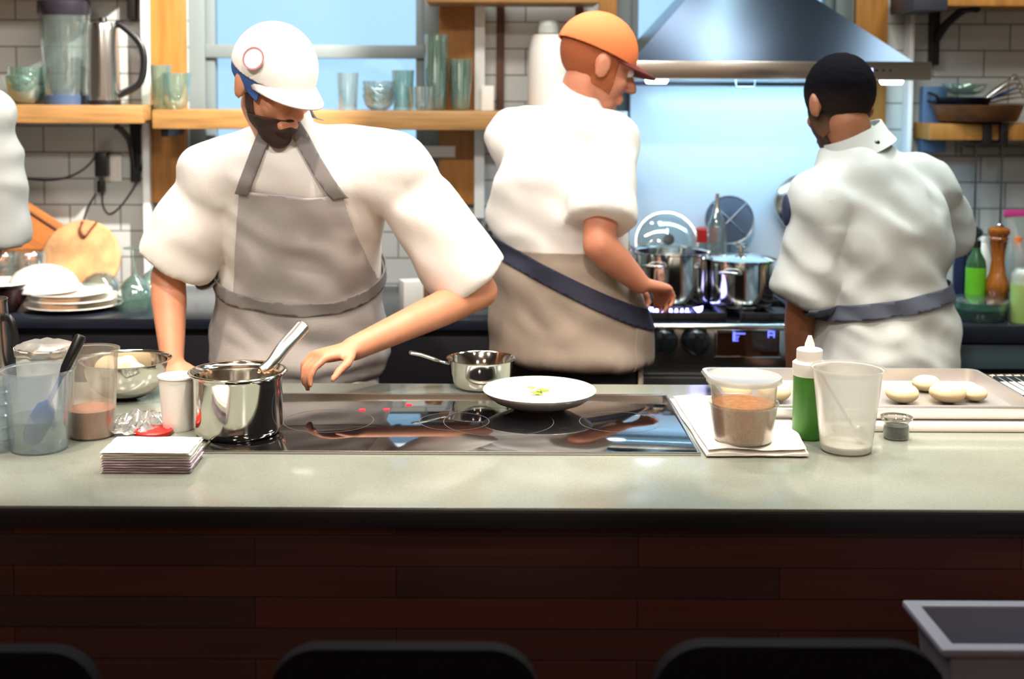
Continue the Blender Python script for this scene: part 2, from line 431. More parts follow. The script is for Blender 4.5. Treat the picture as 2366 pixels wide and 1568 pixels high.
def quad_ring(bm, specs):
    rings=[[bm.verts.new((x,y,z)) for x,y in ((a,b),(c,b),(c,d),(a,d))] for a,b,c,d,z in specs]
    for r1,r2 in zip(rings,rings[1:]):
        for i in range(4): bm.faces.new((r1[i],r1[(i+1)%4],r2[(i+1)%4],r2[i]))
    bm.faces.new(rings[0][::-1]); bm.faces.new(rings[-1])
yb0,yb1 = y0-.02, y1+.02
quad_ring(bm, [(xl+.03,y0+.03,xr-.03,y1-.03,.70),(xl+.015,y0+.015,xr-.015,y1-.015,zt-.012),(xl,y0,xr,y1,zt-.012),(xl,y0,xr,y1,zt),(xl+.022,y0+.022,xr-.022,y1-.022,zt),(xl+.036,y0+.036,xr-.036,y1-.036,.71)])
tb = finish('bus_tub', bm, tubm, smooth=False)
bv = tb.modifiers.new('b','BEVEL'); bv.width=.004; bv.segments=2
tag(tb, 'grey plastic bus tub with a flat rim, standing in front of the bar', 'tub')
sd = thing('side_stand', 'dark metal stand under the grey plastic tub', 'stand', (xl+.21,(y0+y1)/2,0))
finish('shelf_top', bx((-.2,-.07,.68),(.2,.07,.70),.003), stool_m, parent=sd)
for sx in (-1,1):
    for sy in (-1,1): finish('leg', bx((sx*.18-.012,sy*.055-.012,0),(sx*.18+.012,sy*.055+.012,.68)), stool_m, parent=sd)
# ================================================================ THINGS ON THE BAR
def base_at(px, py_front, rpx, z=CT):
    """centre of a round base whose front rim is seen at (px, py_front) and half width rpx"""
    f = G(px, py_front, z); r = S(rpx, f.y); return V((f.x*(f.y+r)/f.y, f.y+r, z)), r
def tub(name, label, cat, px, pyb, rb, rt, pyt, m, group=None, rim=.004, t=.0014, lip=True):
    """tapered pot: base front pixel, half widths, pixel of rim's centre"""
    c, r = base_at(px, pyb, rb)
    r2 = S(rt, c.y); h = P(px, pyt, c.y).z-CT
    root = thing(name, label, cat, c, 0, group)
    prof = [(r*.93,0),(r,.004)]+[(r+(r2-r)*k/6, .004+(h-.008)*k/6) for k in range(1,7)]
    if lip: prof += [(r2+rim,h-.003),(r2+rim,h)]
    finish('container', lathe(wall_prof(prof, t)), m, parent=root)
    return root, r, r2, h
# ---- saucepan
sp_c, sp_r = base_at(551, 1024, 105, CT+.005)
sp = thing('saucepan', 'polished steel saucepan with a long rising handle, on the hob', 'saucepan', sp_c)
k = sp_r; hh = P(551, 858, sp_c.y).z-CT-.005
prof = [(k*.93,0),(k*.99,.006),(k*1.02,.016),(k*1.02,hh-.012),(k*1.04,hh-.006),(k*1.13,hh-.001),(k*1.14,hh+.0015),(k*1.12,hh+.003)]
finish('pan_body', lathe(wall_prof(prof, .0035, .006),72), M['chrome'], parent=sp)
sauce = mat('pale_sauce', (226,170,130), .35)
finish('sauce', lathe([(0,.03),(k*.97,.03),(k*.97,hh*.6),(0,hh*.6)],48), sauce, parent=sp)
h0 = P(628,838,sp_c.y+k*.75)-sp_c; h1 = P(703,748,sp_c.y+k*.75+.10)-sp_c
pts = smooth_path([h0+V((-.018,-.012,-.012)), h0, h0.lerp(h1,.35)+V((0,0,.003)), h0.lerp(h1,.8), h1], 6)
n = len(pts)
finish('handle', tube(pts, [ .010+.0055*math.sin(min(1,i/n*1.25)*PI*.5) if i<n-2 else (.013 if i==n-2 else .008) for i in range(n)], 16, flat=.62, up=V((.3,-.6,.8))), M['steel'], parent=sp)
bm = bmesh.new()
for s in (-1,1): ball(bm, h0+V((s*.009-.014,-.012,-.014)), .004, 10)
finish('rivet_pair', bm, M['chrome'], parent=sp)
# ---- white footed plate
pc, pr = base_at(1246, 958, 74, CT+.0042)
pl = thing('soup_plate', 'wide white soup plate with a small green garnish, on the hob', 'plate', pc)
R = S(133, pc.y); ph = P(1246, 899, pc.y).z-pc.z
prof = [(pr*.80,0),(pr*.84,-.0),(pr*.9,.003),(pr*1.15,.008),(R*.80,ph*.42),(R*.93,ph*.72),(R*.99,ph*.93),(R,ph),(R*.985,ph+.002)]
inn = [(R*.95,ph-.003),(R*.78,ph*.78),(R*.62,ph*.55),(R*.4,ph*.42),(0,ph*.40)]
finish('dish', lathe([(0,.002)]+prof+inn,72), M['porcelain'], parent=pl)
cream = mat('cream_sauce', (244,236,218), .3)
finish('food_cream', lathe([(0,ph*.40),(R*.5,ph*.47),(R*.52,ph*.55),(R*.3,ph*.66),(0,ph*.7)],40), cream, parent=pl)
green = mat('herb_green', (150,176,70), .5)
bm = bmesh.new()
for i in range(7):
    a = random.random()*6; q=.012*random.random()
    ball(bm, (q*math.cos(a)*2, q*math.sin(a), ph*.74+.002*i), (.011,.005,.0025), 8, Matrix.Rotation(a,3,'Z'))
o = finish('garnish', bm, green, parent=pl); o['label']='green herb garnish'
# ---- small steel pan on hob back
c2, r2 = base_at(1112, 905, 68, CT+.005)
pn = thing('small_saucepan', 'small shallow steel pan behind the soup plate, its handle towards the chef\'s hand', 'saucepan', c2)
hh = .062
finish('pan_body', lathe(wall_prof([(r2*.9,0),(r2,.01),(r2*1.1,.03),(r2*1.18,hh-.004),(r2*1.24,hh)], .003, .005),56), M['chrome'], parent=pn)
finish('handle', tube(smooth_path([(-r2*1.1,-.01,hh-.012),(-r2*1.5,-.015,hh-.004),(-r2*2.1,-.03,hh+.012),(-r2*2.5,-.035,hh+.018)],5),[.006]*6+[.009]*9+[.006],12,flat=.5), M['steel'], parent=pn)
# ---- deli containers, left
root, r, rt, h = tub('deli_container','frosted plastic tub holding a blue spatula, beside the bus of pink sauce','container',92,1054,68,80,850,M['deli_blue'])
root['label'] = 'tall clear plastic tub with a dark-handled blue spatula standing in it'
water = clear_mat('cloudy_water', (224,234,232), (190,205,198), .14, .1, .1)
finish('water', lathe([(0,.003),(r*.97,.004),(r*1.05,h*.40),(0,h*.40)],40), water, parent=root)
blue = mat('blue_silicone', (24,84,150), .5)
# spatula stands in it: top-level thing
st = thing('spatula', 'blue spatula with a black handle leaning in the clear plastic tub', 'spatula', root.location+V((0,0,.006)))
a = V((-r*.35, -.005, .004)); b = P(188,782,root.location.y+.03)-root.location
bm = bmesh.new(); d=(b-a).normalized()
mid = a+d*.085
for q in (0,): 
    secs=[]
    u = V((d.z,0,-d.x)).normalized()
    for tt,wd in ((0,.010),(.15,.019),(.5,.022),(.85,.018),(1,.006)):
        cc=a.lerp(mid,tt); secs.append((cc,u*wd,V((0,.004,0))))
    loft(bm, secs, 16)
finish('blade', bm, blue, parent=st)
finish('shaft', tube([mid-d*.01, a.lerp(b,.72)], .0045, 10), blue, parent=st)
finish('handle', tube([a.lerp(b,.62), a.lerp(b,.70), a.lerp(b,.98), b], [.005,.009,.011,.008], 12), M['black'], parent=st)
root2, r, rt, h = tub('deli_container','white frosted tub a third full of brown pink sauce, beside the blue spatula tub','container',212,1020,55,63,805,M['deli_thin'])
pink = mat('salmon_brown_sauce', (170,116,92), .6)
finish('sauce', lathe([(0,.003),(r*.97,.004),(r+(rt-r)*.3-.002,h*.32),(0,h*.30)],40), pink, parent=root2)
# white lidded tub behind
root3, r, rt, h = tub('plastic_tub','squat white plastic tub covered with crumpled foil, behind the spatula tub','container',108,985,62,66,800,M['white'])
foil = mat('crumpled_foil', (225,222,215), .3, .9, bump=1.0, bscale=60)
bm = lathe([(0,h+.006),(rt*.6,h+.010),(rt*1.04,h+.002),(rt*1.09,h-.008),(rt*1.06,h-.014),(rt*1.02,h-.002),(0,h+.002)],40)
for v in bm.verts: v.co += V((noise.noise(v.co*60),noise.noise(v.co*55+V((3,1,2))),noise.noise(v.co*70)))*.004
o = finish('foil_cover', bm, foil, parent=root3)
# ---- steel mixing bowl
bc, br_ = base_at(292, 926, 38)
R = S(98, bc.y+.08); hh = P(292,818,bc.y+.05).z-CT
bw = thing('mixing_bowl','steel mixing bowl with pale dough inside, behind the frosted tubs','bowl',bc)
prof=[(br_*.6,0),(br_*.9,.003)]+[(br_*.9+(R*.96-br_*.9)*math.sin(t*PI/2), .003+(hh-.006)*(1-math.cos(t*PI/2))) for t in (.15,.3,.45,.6,.75,.9,1)]+[(R*1.05,hh-.001),(R*1.07,hh+.001)]
finish('bowl_shell', lathe(wall_prof(prof,.0016),64), M['chrome'], parent=bw)
dough = mat('pale_dough', (236,212,170), .7, bump=.2)
bm = bmesh.new()
for i in range(6): ball(bm, (random.uniform(-.04,.04),random.uniform(-.04,.04),hh*.62+random.uniform(0,.02)), random.uniform(.022,.032), 14)
ball(bm,(0,0,hh*.42),(R*.72,R*.72,hh*.25),24)
blob('dough', bm, dough, .004, parent=bw)
# ---- white cup
root4, r, rt, h = tub('plastic_cup','white opaque plastic cup tucked against the saucepan','cup',412,1000,36,44,866,M['white'], rim=.002)
# ---- clear containers at far left edge
root5, r, rt, h = tub('deli_container','clear ribbed tub cut by the picture edge, next to the spatula tub','container',-22,1052,52,60,882,M['deli_blue'])
bm = bmesh.new()
for i in range(5):
    for kx in range(1): lathe([(r+(rt-r)*i/5+.0005,.02+i*.022),(r+(rt-r)*i/5+.003,.024+i*.022),(r+(rt-r)*i/5+.0005,.028+i*.022)],40,bm)
finish('rib', bm, M['deli_blue'], parent=root5)
# ladle/pitcher at left edge
pcn, pr_ = base_at(-25, 900, 52)
pt = thing('steel_pitcher','tall steel pitcher with a black handle at the picture edge','pitcher',pcn)
hh = P(-10,690,pcn.y).z-CT
finish('body', lathe(wall_prof([(pr_*.9,0),(pr_,.004),(pr_*.98,hh*.5),(pr_*.86,hh-.01),(pr_*.9,hh)],.002),48), M['steel'], parent=pt)
finish('handle', tube(smooth_path([(pr_*.88,-.01,hh*.8),(pr_*1.25,-.02,hh*.74),(pr_*1.42,-.02,hh*.42),(pr_*.97,-.01,hh*.2)],6), .009, 12, flat=.6, up=V((0,1,0))), M['black'], parent=pt)
# ---- napkin stack
nb = G(232,1094,CT); nr = G(440,1094,CT); w = nr.x-nb.x; d = .20
ang = math.radians(-4)
nx = V((nb.x, nb.y, CT)); 
napm = M['cloth']; napm2 = mat('napkin_shade_mauve',(206,188,196),.9,bump=.4,bscale=200,stretch=(1,1,10))  # second tone puts the shade on the stack's front into the colour
depth = G(250,1008,CT+.037).y-nb.y
def folded(wd, dp, th, seed):
    """a folded cloth: rounded slab with layered front edge, gently waved"""
    bm = bmesh.new(); nxn, nyn = 20, 14
    def pt(i, j, top):
        u, v = i/nxn, j/nyn
        x = u*wd; y = v*dp
        e = min(u,1-u,v,1-v)
        zz = th/2 + (1 if top else -1)*th/2*math.sqrt(max(0,1-(max(0,.05-e)/.05)**2))
        zz += (.0014*noise.noise(V((u*3+seed, v*3, seed*3.1)))) if top else .0
        return bm.verts.new((x+.0015*noise.noise(V((v*6,seed,0))), y+.0015*noise.noise(V((u*6,seed,5))), zz))
    T = [[pt(i,j,True) for i in range(nxn+1)] for j in range(nyn+1)]
    B = [[pt(i,j,False) for i in range(nxn+1)] for j in range(nyn+1)]
    for j in range(nyn):
        for i in range(nxn):
            bm.faces.new((T[j][i],T[j][i+1],T[j+1][i+1],T[j+1][i])); bm.faces.new((B[j][i],B[j+1][i],B[j+1][i+1],B[j][i+1]))
    for i in range(nxn):
        bm.faces.new((B[0][i],B[0][i+1],T[0][i+1],T[0][i])); bm.faces.new((B[nyn][i],T[nyn][i],T[nyn][i+1],B[nyn][i+1]))
    for j in range(nyn):
        bm.faces.new((B[j][0],T[j][0],T[j+1][0],B[j+1][0])); bm.faces.new((B[j][nxn],B[j+1][nxn],T[j+1][nxn],T[j][nxn]))
    return bm
z = CT+.0002
for i in range(9):
    th = .0042
    o = finish('folded_napkin', folded(w+random.uniform(-.001,.002), depth+random.uniform(-.002,.002), th, i*1.7), napm2 if i < 5 else napm)
    o.location = (nx.x+random.uniform(-.0012,.0012), nx.y+random.uniform(-.0012,.0012), z); o.rotation_euler=(0,0,math.radians(random.uniform(-1,1)))
    z += th*1.04
    tag(o, 'topmost folded white napkin of the stack in front of the saucepan' if i==8 else ('thin white napkin in the upper half of the stack by the saucepan' if i>=5 else 'white napkin tinted mauve as if shaded, lower half of the stack by the saucepan'), 'napkin', 'napkins stacked on the bar')
# ---- crumpled wrap and red lid behind napkins
bm = bmesh.new(); c = G(312,985,CT)
g = 18; vs=[]
for j in range(g+1):
    row=[]
    for i in range(g+1):
        u=i/g-.5; v=j/g-.5
        p = V((u*.13+v*.05, v*.16, 0)); q=V((u*5,v*5,1.3))
        p.z = .004+abs(noise.noise(q*1.4))*.05*(1-(2*u)**2*.6)*(1-(2*v)**2*.6)
        row.append(bm.verts.new(c+p))
    vs.append(row)
for j in range(g):
    for i in range(g): bm.faces.new((vs[j][i],vs[j][i+1],vs[j+1][i+1],vs[j+1][i]))
wrap = clear_mat('plastic_film',(230,232,230),(225,225,220),.5,.1,.4)
o = finish('plastic_wrap', bm, wrap); so=o.modifiers.new('s','SOLIDIFY'); so.thickness=.0006
tag(o,'crumpled clear plastic film lying between the napkins and the steel bowl','plastic wrap')
red = mat('red_plastic',(170,28,24),.4)
rc = G(355,1003,CT)
o = finish('red_lid', lathe([(0,0),(.034,0),(.036,.002),(.036,.008),(.034,.010),(.031,.0105),(.029,.007),(0,.007)],40), red, loc=rc); tag(o,'small round red lid behind the napkin stack','lid')
# ---- towel under the oat tub
def towel():
    bm = bmesh.new(); c = [G(1632,1058,CT), G(1868,1058,CT), G(1812,925,CT), G(1548,925,CT)]
    nxn, nyn = 40, 36; lay=[]
    def pos(u,v,h): 
        p = c[0].lerp(c[1],u).lerp(c[3].lerp(c[2],u),v); 
        return p+V((.003*noise.noise(V((v*4,2,h))), .004*noise.noise(V((u*5,9,h))),0))
    for li,(h0,ins) in enumerate(((.0,0),(.0085,.02))):
        rows_t=[];rows_b=[]
        for j in range(nyn+1):
            rt=[];rb=[]
            for i in range(nxn+1):
                u=i/nxn; v=j/nyn; uu=u*(1-2*ins)+ins; vv=v*(1-ins*1.5)+ins*.3
                e=min(u,1-u,v,1-v); rr=math.sqrt(max(0,1-(max(0,.04-e)/.04)**2))
                p=pos(uu,vv,li); wv=.0028*noise.noise(V((u*4,v*3,li*5)))+.003*max(0,noise.noise(V((u*2.2,v*1.5,4))))+ .003*math.exp(-((v)/.12)**2)*(1+math.sin(u*7))
                hh=.0075
                rt.append(bm.verts.new(p+V((0,0,h0+hh/2+hh/2*rr+max(0,wv))))); rb.append(bm.verts.new(p+V((0,0,h0+hh/2-hh/2*rr+(0 if li==0 else max(0,wv)*.8)))))
            rows_t.append(rt);rows_b.append(rb)
        for j in range(nyn):
            for i in range(nxn):
                bm.faces.new((rows_t[j][i],rows_t[j][i+1],rows_t[j+1][i+1],rows_t[j+1][i])); bm.faces.new((rows_b[j][i],rows_b[j+1][i],rows_b[j+1][i+1],rows_b[j][i+1]))
        for i in range(nxn):
            bm.faces.new((rows_b[0][i],rows_b[0][i+1],rows_t[0][i+1],rows_t[0][i])); bm.faces.new((rows_b[nyn][i],rows_t[nyn][i],rows_t[nyn][i+1],rows_b[nyn][i+1]))
        for j in range(nyn):
            bm.faces.new((rows_b[j][0],rows_t[j][0],rows_t[j+1][0],rows_b[j+1][0])); bm.faces.new((rows_b[j][nxn],rows_b[j+1][nxn],rows_t[j+1][nxn],rows_t[j][nxn]))
    return bm
o = finish('kitchen_towel', towel(), M['cloth']); tag(o,'folded white kitchen towel lying over the corner of the hob, under the oat tub','towel')
TZ = CT+.020
# ---- oat tub: two nested deli cups with lid
c, r = base_at(1716, 1032, 66, TZ)
ot = thing('oat_container','nested pair of frosted tubs filled with tan crumbs, on the folded towel','container',c)
h = P(1716,872,c.y).z-TZ; R2=S(80,c.y)
prof=[(r*.95,0),(r,.003)]+[(r+(R2-r)*k/6*.95,.003+(h-.006)*k/6) for k in range(1,7)]+[(R2*1.04,h-.004),(R2*1.04,h)]
finish('inner_tub', lathe(wall_prof(prof,.0014)), M['deli_thin'], parent=ot)
hm = h*.62
prof=[(r*.98,-.0003),(r*1.04,.002),(r+(R2-r)*.62+.0035,hm-.006),(R2*1.02,hm-.004),(R2*1.03,hm)]
finish('outer_tub', lathe([(0,-.0006)]+prof+[(R2*.99,hm-.001),(r+(R2-r)*.62+.0018,hm-.008),(r*1.02,.001),(0,-.0004)]), M['deli_thin'], parent=ot)
oats = mat('tan_crumbs',(232,150,84),.9,bump=1,bscale=400,var=.25,vscale=120)
finish('crumbs', lathe([(0,.003),(r*.97,.004),(r+(R2-r)*.56,h*.60),(0,h*.62)],40), oats, parent=ot)
finish('lid', lathe([(0,h+.001),(R2*.9,h+.001),(R2*.98,h+.004),(R2*1.08,h+.004),(R2*1.10,h-.006),(R2*1.06,h-.006),(R2*1.05,h+.0008),(R2*.98,h+.0015),(R2*.9,h-.0005),(0,h-.0005)],48), M['deli'], parent=ot)
# ---- green squeeze bottle
c, r = base_at(1866, 1020, 37)
sq = thing('squeeze_bottle','squeeze bottle full of green sauce with a white nozzle cap, behind the tall clear tub','bottle',c)
z1 = P(1866,866,c.y).z-CT; z2 = P(1866,832,c.y).z-CT; z3 = P(1866,805,c.y).z-CT; z4=P(1866,775,c.y).z-CT
gs = mat('green_sauce',(66,128,44),.35,spec=.4,sss=.1)
finish('sauce_body', lathe([(0,0),(r*.9,0),(r,.004),(r,z1),(0,z1)],40), gs, parent=sq)
finish('shoulder', lathe([(r*1.0,z1),(r*1.06,z1+.004),(r*1.06,z2-.004),(r*.9,z2),(0,z2)],40), M['white'], parent=sq)
finish('screw_cap', lathe([(0,z2),(r*.80,z2),(r*.82,z2+.002),(r*.82,z3-.002),(r*.76,z3),(0,z3)],32), M['white'], parent=sq)
finish('nozzle', lathe([(r*.34,z3-.001),(r*.3,z3+.01),(r*.12,z4),(0,z4)],24), M['white'], parent=sq)
# ---- tall clear tub with spoon
root6, r, rt, h = tub('deli_container','tallest clear frosted tub, holding a spoon and a little cream, on the bare stone','container',1954,1056,60,80,848,M['deli'])
finish('cream', lathe([(0,.003),(r*.96,.003),(r*.98,.014),(0,.016)],40), cream, parent=root6)
sp2 = thing('spoon','pale spoon leaning inside the tallest clear tub','spoon',root6.location+V((0,0,.018)))
a=V((r*.45,-.01,.008)); b=V((-rt*.75,.02,h*.80))
finish('spoon_handle', tube([a,b],[.004,.005],10,flat=.6), M['steel'], parent=sp2)
bm=bmesh.new(); ball(bm,a+V((.002,0,.006)),(.012,.006,.018),16,Matrix.Rotation(-.4,3,'Y')); finish('spoon_bowl',bm,M['steel'],parent=sp2)
# ---- small jar of dark sauce
c, r = base_at(2070, 1020, 30)
jr = thing('sauce_jar','little glass jar of nearly black sauce with an open steel rim','jar',c)
h = P(2070,962,c.y).z-CT
finish('glass_wall', lathe(wall_prof([(r*.9,0),(r,.003),(r,h*.75),(r*1.12,h*.8),(r*1.12,h*.86),(r*1.08,h*.9),(r*1.2,h*.95),(r*1.2,h)],.002)), M['glass_pure'], parent=jr)
dark = mat('black_sauce',(16,12,10),.3); 
finish('sauce', lathe([(0,.003),(r*.94,.004),(r*.95,h*.62),(0,h*.62)],32), dark, parent=jr)
finish('steel_rim', lathe([(r*1.10,h*.93),(r*1.24,h*.93),(r*1.24,h*1.02),(r*1.10,h*1.02),(r*1.10,h*.93)],40), M['steel'], parent=jr)
# ---- white board, sheet tray, dough
wbm = mat('white_board',(240,232,226),.45)
q0 = G(1880,1000,CT); q1=G(2366,985,CT)
bl, brx = G(1790,1000,CT).x, 1.55
bf, bb = G(2200,999,CT).y, 2.87
o = finish('cutting_board', bx((bl,bf,CT+.0005),(brx,bb,CT+.014),.004), wbm); tag(o,'long white cutting board under the sheet tray','cutting board')
tz = CT+.0145
alu = mat('aluminium_tray',(226,222,220),.35,.85,bump=.1,bscale=40)
tl, tr_ = P(1640,880,2.78).x, P(2330,930,2.66).x
tf, tbk = bf+.035, 2.855
bm = bmesh.new(); hh=.028
def tray_ring(x0,y0,x1,y1,z,R,n=6):
    out=[]
    for cx,cy,a0 in ((x1-R,y1-R,0),(x0+R,y1-R,90),(x0+R,y0+R,180),(x1-R,y0+R,270)):
        for k in range(n+1):
            t=math.radians(a0+90*k/n); out.append(bm.verts.new((cx+R*math.cos(t),cy+R*math.sin(t),z)))
    return out
sp_=[(.012,.0,.012),(.004,.002,.014),(0,hh,.02),(-.006,hh,.022),(-.009,hh-.004,.024),(-.0085,hh-.0045,.024),(-.006,hh+.002,.022),(.002,hh+.0022,.02),(.006,.004,.014),(.014,.0016,.012)]
rg=[tray_ring(tl+i,tf+i,tr_-i,tbk-i,tz+z,R) for i,z,R in sp_]
for x,y in zip(rg,rg[1:]):
    for i in range(len(x)): j=(i+1)%len(x); bm.faces.new((x[i],x[j],y[j],y[i]))
bm.faces.new(rg[0][::-1]); bm.faces.new(rg[-1])
o = finish('sheet_tray', bm, alu); tag(o,'shallow aluminium sheet tray of dough balls on the white board','tray')
gr0 = bmesh.new()
first=None
spots=[(1700,905,.034),(1790,905,.034),(2085,908,.034),(2190,905,.038),(2250,908,.028),(2140,885,.03)]
for i,(px,py,r) in enumerate(spots):
    c=G(px,py,tz+.002+r*.55)
    if first is None:
        bm=bmesh.new(); ball(bm,(0,0,r*.55),(r,r,r*.58),24)
        for v in bm.verts: v.co+=v.co.normalized()*noise.noise(v.co*40)*.002
        first=o=finish('dough_ball',bm,dough)
    else:
        o=first.copy(); COL.objects.link(o); o.scale=(r/.034,)*3
    o.location=(c.x,c.y,tz+.0022)
    tag(o,['pale dough ball on the sheet tray, seen through the oat tub','pale dough ball on the tray, next to the green squeeze bottle','dough ball on the sheet tray just past the tallest clear tub','biggest dough ball on the sheet tray','smallest dough ball, nearest the sloping end of the tray','dough ball in the rear row of the tray, behind the others'][i],'dough ball','dough balls on the sheet tray')
# ---- wire rack
wx0=P(2300,900,2.75).x; 
wr = thing('wire_rack','wire cooling rack beside the sheet tray','rack',(wx0+.17,2.76,CT+.0145))
bm=bmesh.new(); tube([(-.16,-.10,.016),(.16,-.10,.016),(.16,.10,.016),(-.16,.10,.016),(-.16,-.10,.016)],.0025,8,bm)
for s in (-1,1):
    for t in (-1,1): tube([(s*.14,t*.09,.016),(s*.14,t*.09,.0)],.003,8,bm)
finish('rack_frame',bm,M['chrome'],parent=wr)
bm=bmesh.new()
for i in range(17): x=-.15+i*.3/16; tube([(x,-.10,.018),(x,.10,.018)],.0013,6,bm)
o=finish('wire_grid',bm,M['chrome'],parent=wr)
# ================================================================ BACK COUNTERS, RANGE, HOOD
RF = 3.67
rx0, rx1 = X(1466, RF), X(2196, RF)
slate = mat('dark_slate_top', (40,44,54), .22, spec=.5)
cab = mat('dark_cabinet', (24,22,30), .5)
greyblue = mat('grey_blue_drawer', (96,116,124), .35, .2)
bt = CT+.002
bc1 = thing('back_counter','dark slate-topped counter along the tiled wall, holding boards and plates','counter')
finish('countertop', bx((-2.9,RF,bt-.03),(rx0-.004,WB-.001,bt),.003), slate, parent=bc1)
finish('cabinet_body', bx((-2.9,RF+.03,0),(rx0-.004,WB-.001,bt-.03)), cab, parent=bc1)
for i in range(4):
    a = -2.6+i*.72
    d = finish('cabinet_door', bx((a,RF+.012,.12),(a+.70,RF+.031,bt-.05),.004), cab, parent=bc1)
    finish('door_handle', tube([(a+.5,RF-.01,bt-.10),(a+.66,RF-.01,bt-.10)],.006), M['steel'], parent=d)
bt2 = P(2280,752,RF).z
bc2 = thing('back_counter','dark-topped counter with grey-blue drawers beside the range, holding the pepper mill','counter')
finish('countertop', bx((rx1+.004,RF,bt2-.052),(3.2,WB-.001,bt2),.004), slate, parent=bc2)
finish('cabinet_body', bx((rx1+.004,RF+.03,0),(3.2,WB-.001,bt2-.052)), cab, parent=bc2)
for zz0,zz1 in ((bt2-.128,bt2-.058),(bt2-.42,bt2-.145),(bt2-.8,bt2-.44)):
    d = finish('drawer', bx((rx1+.02,RF+.01,zz0),(3.15,RF+.03,zz1),.003), greyblue, parent=bc2)
# ---- range
rg = thing('gas_range','stainless gas range under the extractor hood, two big black knobs and a dark display','range')
rz = P(1650,748,RF).z
enamel = mat('dark_range_top',(20,20,26),.25,.4)
finish('range_body', bx((rx0,RF+.03,0),(rx1,WB-.04,rz-.002),.004), M['steel_dark'], parent=rg)
finish('cooktop', bx((rx0,RF-.005,rz-.014),(rx1,WB-.04,rz),.005), enamel, parent=rg)
finish('front_rail', tube([(rx0+.01,RF-.016,rz-.006),(rx1-.01,RF-.016,rz-.006)],.010,14), M['chrome'], parent=rg)
zc0 = P(1650,846,RF).z
finish('control_panel', bx((rx0,RF-.004,zc0),(rx1,RF+.03,rz-.016),.004), M['steel'], parent=rg)
knob_m = mat('black_knob',(30,36,38),.18,.3,coat=.5)
for px in (1531,1606,1870,1945,2100,2160):
    c = P(px,786,RF-.004); r = .038 if px<1700 else .03
    o = finish('knob', lathe([(0,.0),(r*1.12,0),(r*1.12,.004),(r,.006),(r*.96,.022),(r*.8,.034),(r*.4,.038),(0,.038)],40,M=Matrix.Rotation(PI/2,4,'X')), knob_m, parent=rg, loc=c)
    finish('grip', bx((-.007,-.046,-r*.8),(.007,-.030,r*.8),.003), knob_m, parent=o)
disp = mat('dark_display',(46,26,18),.08,coat=.8)
p0=P(1655,822,RF-.008); p1=P(1800,762,RF-.008)
d_ = finish('display', bx((p0.x,RF-.010,p0.z),(p1.x,RF-.003,p1.z),.002), disp, parent=rg)
bm=bmesh.new(); w=.006
for lo,hi in (((p0.x-w,RF-.014,p0.z-w),(p1.x+w,RF-.003,p0.z)),((p0.x-w,RF-.014,p1.z),(p1.x+w,RF-.003,p1.z+w)),((p0.x-w,RF-.014,p0.z),(p0.x,RF-.003,p1.z)),((p1.x,RF-.014,p0.z),(p1.x+w,RF-.003,p1.z))): box(bm,lo,hi,.001)
finish('display_bezel', bm, M['chrome'], parent=rg)
bluelit = mat('blue_digits',(80,90,220),.4,emit=(110,120,255),es=1.6)
bm=bmesh.new()
for a,b,c_,d2 in ((1693,766,1699,786),(1699,769,1722,772),(1699,776,1708,778),(1693,786,1706,788),(1699,781,1706,783),(1774,765,1790,768),(1774,772,1790,775),(1774,765,1777,780),(1787,765,1790,780)):
    q0=P(a,d2,RF-.0105); q1=P(c_,b,RF-.0105); box(bm,(q0.x,RF-.0115,q0.z),(q1.x,RF-.010,q1.z))
finish('lit_digits', bm, bluelit, parent=d_)
zo = P(1650,868,RF).z
finish('oven_door', bx((rx0+.01,RF-.012,.14),(rx1-.01,RF+.03,zo),.006), M['steel_dark'], parent=rg)
finish('oven_handle', tube([(rx0+.06,RF-.055,zo-.05),(rx1-.06,RF-.055,zo-.05)],.012,14), M['steel'], parent=rg)
# grates + burners
burn=[]
for k in range(3):
    gx=rx0+.15+k*.30
    bm=bmesh.new()
    for s in (-.12,-.04,.04,.12): box(bm,(gx+s-.005,RF+.05,rz+.012),(gx+s+.005,WB-.09,rz+.024),.002)
    for yy in (RF+.06,RF+.29,WB-.10): box(bm,(gx-.13,yy-.005,rz+.0),(gx+.13,yy+.005,rz+.022),.002)
    finish('grate', bm, M['blackmetal'], parent=rg)
    for yy in (RF+.17,RF+.43):
        finish('burner', lathe([(0,0),(.05,0),(.052,.008),(.035,.011),(.03,.015),(0,.016)],32,c=(gx,yy,rz)), M['blackmetal'], parent=rg); burn.append((gx,yy))
# flame ring
flame_m = bpy.data.materials.new('blue_gas_flame'); flame_m.use_nodes=True
nt=flame_m.node_tree; nt.nodes.clear(); out=nt.nodes.new('ShaderNodeOutputMaterial'); em=nt.nodes.new('ShaderNodeEmission'); em.inputs[0].default_value=(.28,.30,1,1); em.inputs[1].default_value=9
tr=nt.nodes.new('ShaderNodeBsdfTransparent'); mx=nt.nodes.new('ShaderNodeMixShader'); mx.inputs[0].default_value=.6
nt.links.new(tr.outputs[0],mx.inputs[1]); nt.links.new(em.outputs[0],mx.inputs[2]); nt.links.new(mx.outputs[0],out.inputs[0])
fc = P(1575,722,RF+.20)
pot_x = P(1560,722,RF+.20).x
bm=bmesh.new()
for i in range(30):
    a=2*PI*i/30; r=.075; h=.020+.012*random.random()
    c=V((r*math.cos(a),r*math.sin(a),0)); cap(bm,c,c+V((math.cos(a)*.008,math.sin(a)*.008,h)),.006,.0015,8)
o=finish('gas_flame',bm,flame_m,loc=(pot_x,RF+.20,rz+.010)); tag(o,'ring of blue gas flame under the large pot on the range','flame')
l=bpy.data.lights.new('flame_glow','POINT'); l.energy=1.2; l.color=(.35,.35,1); l.shadow_soft_size=.08
lo=bpy.data.objects.new('flame_glow',l); COL.objects.link(lo); lo.location=(pot_x,RF+.12,rz+.035)
gz = rz+.0245
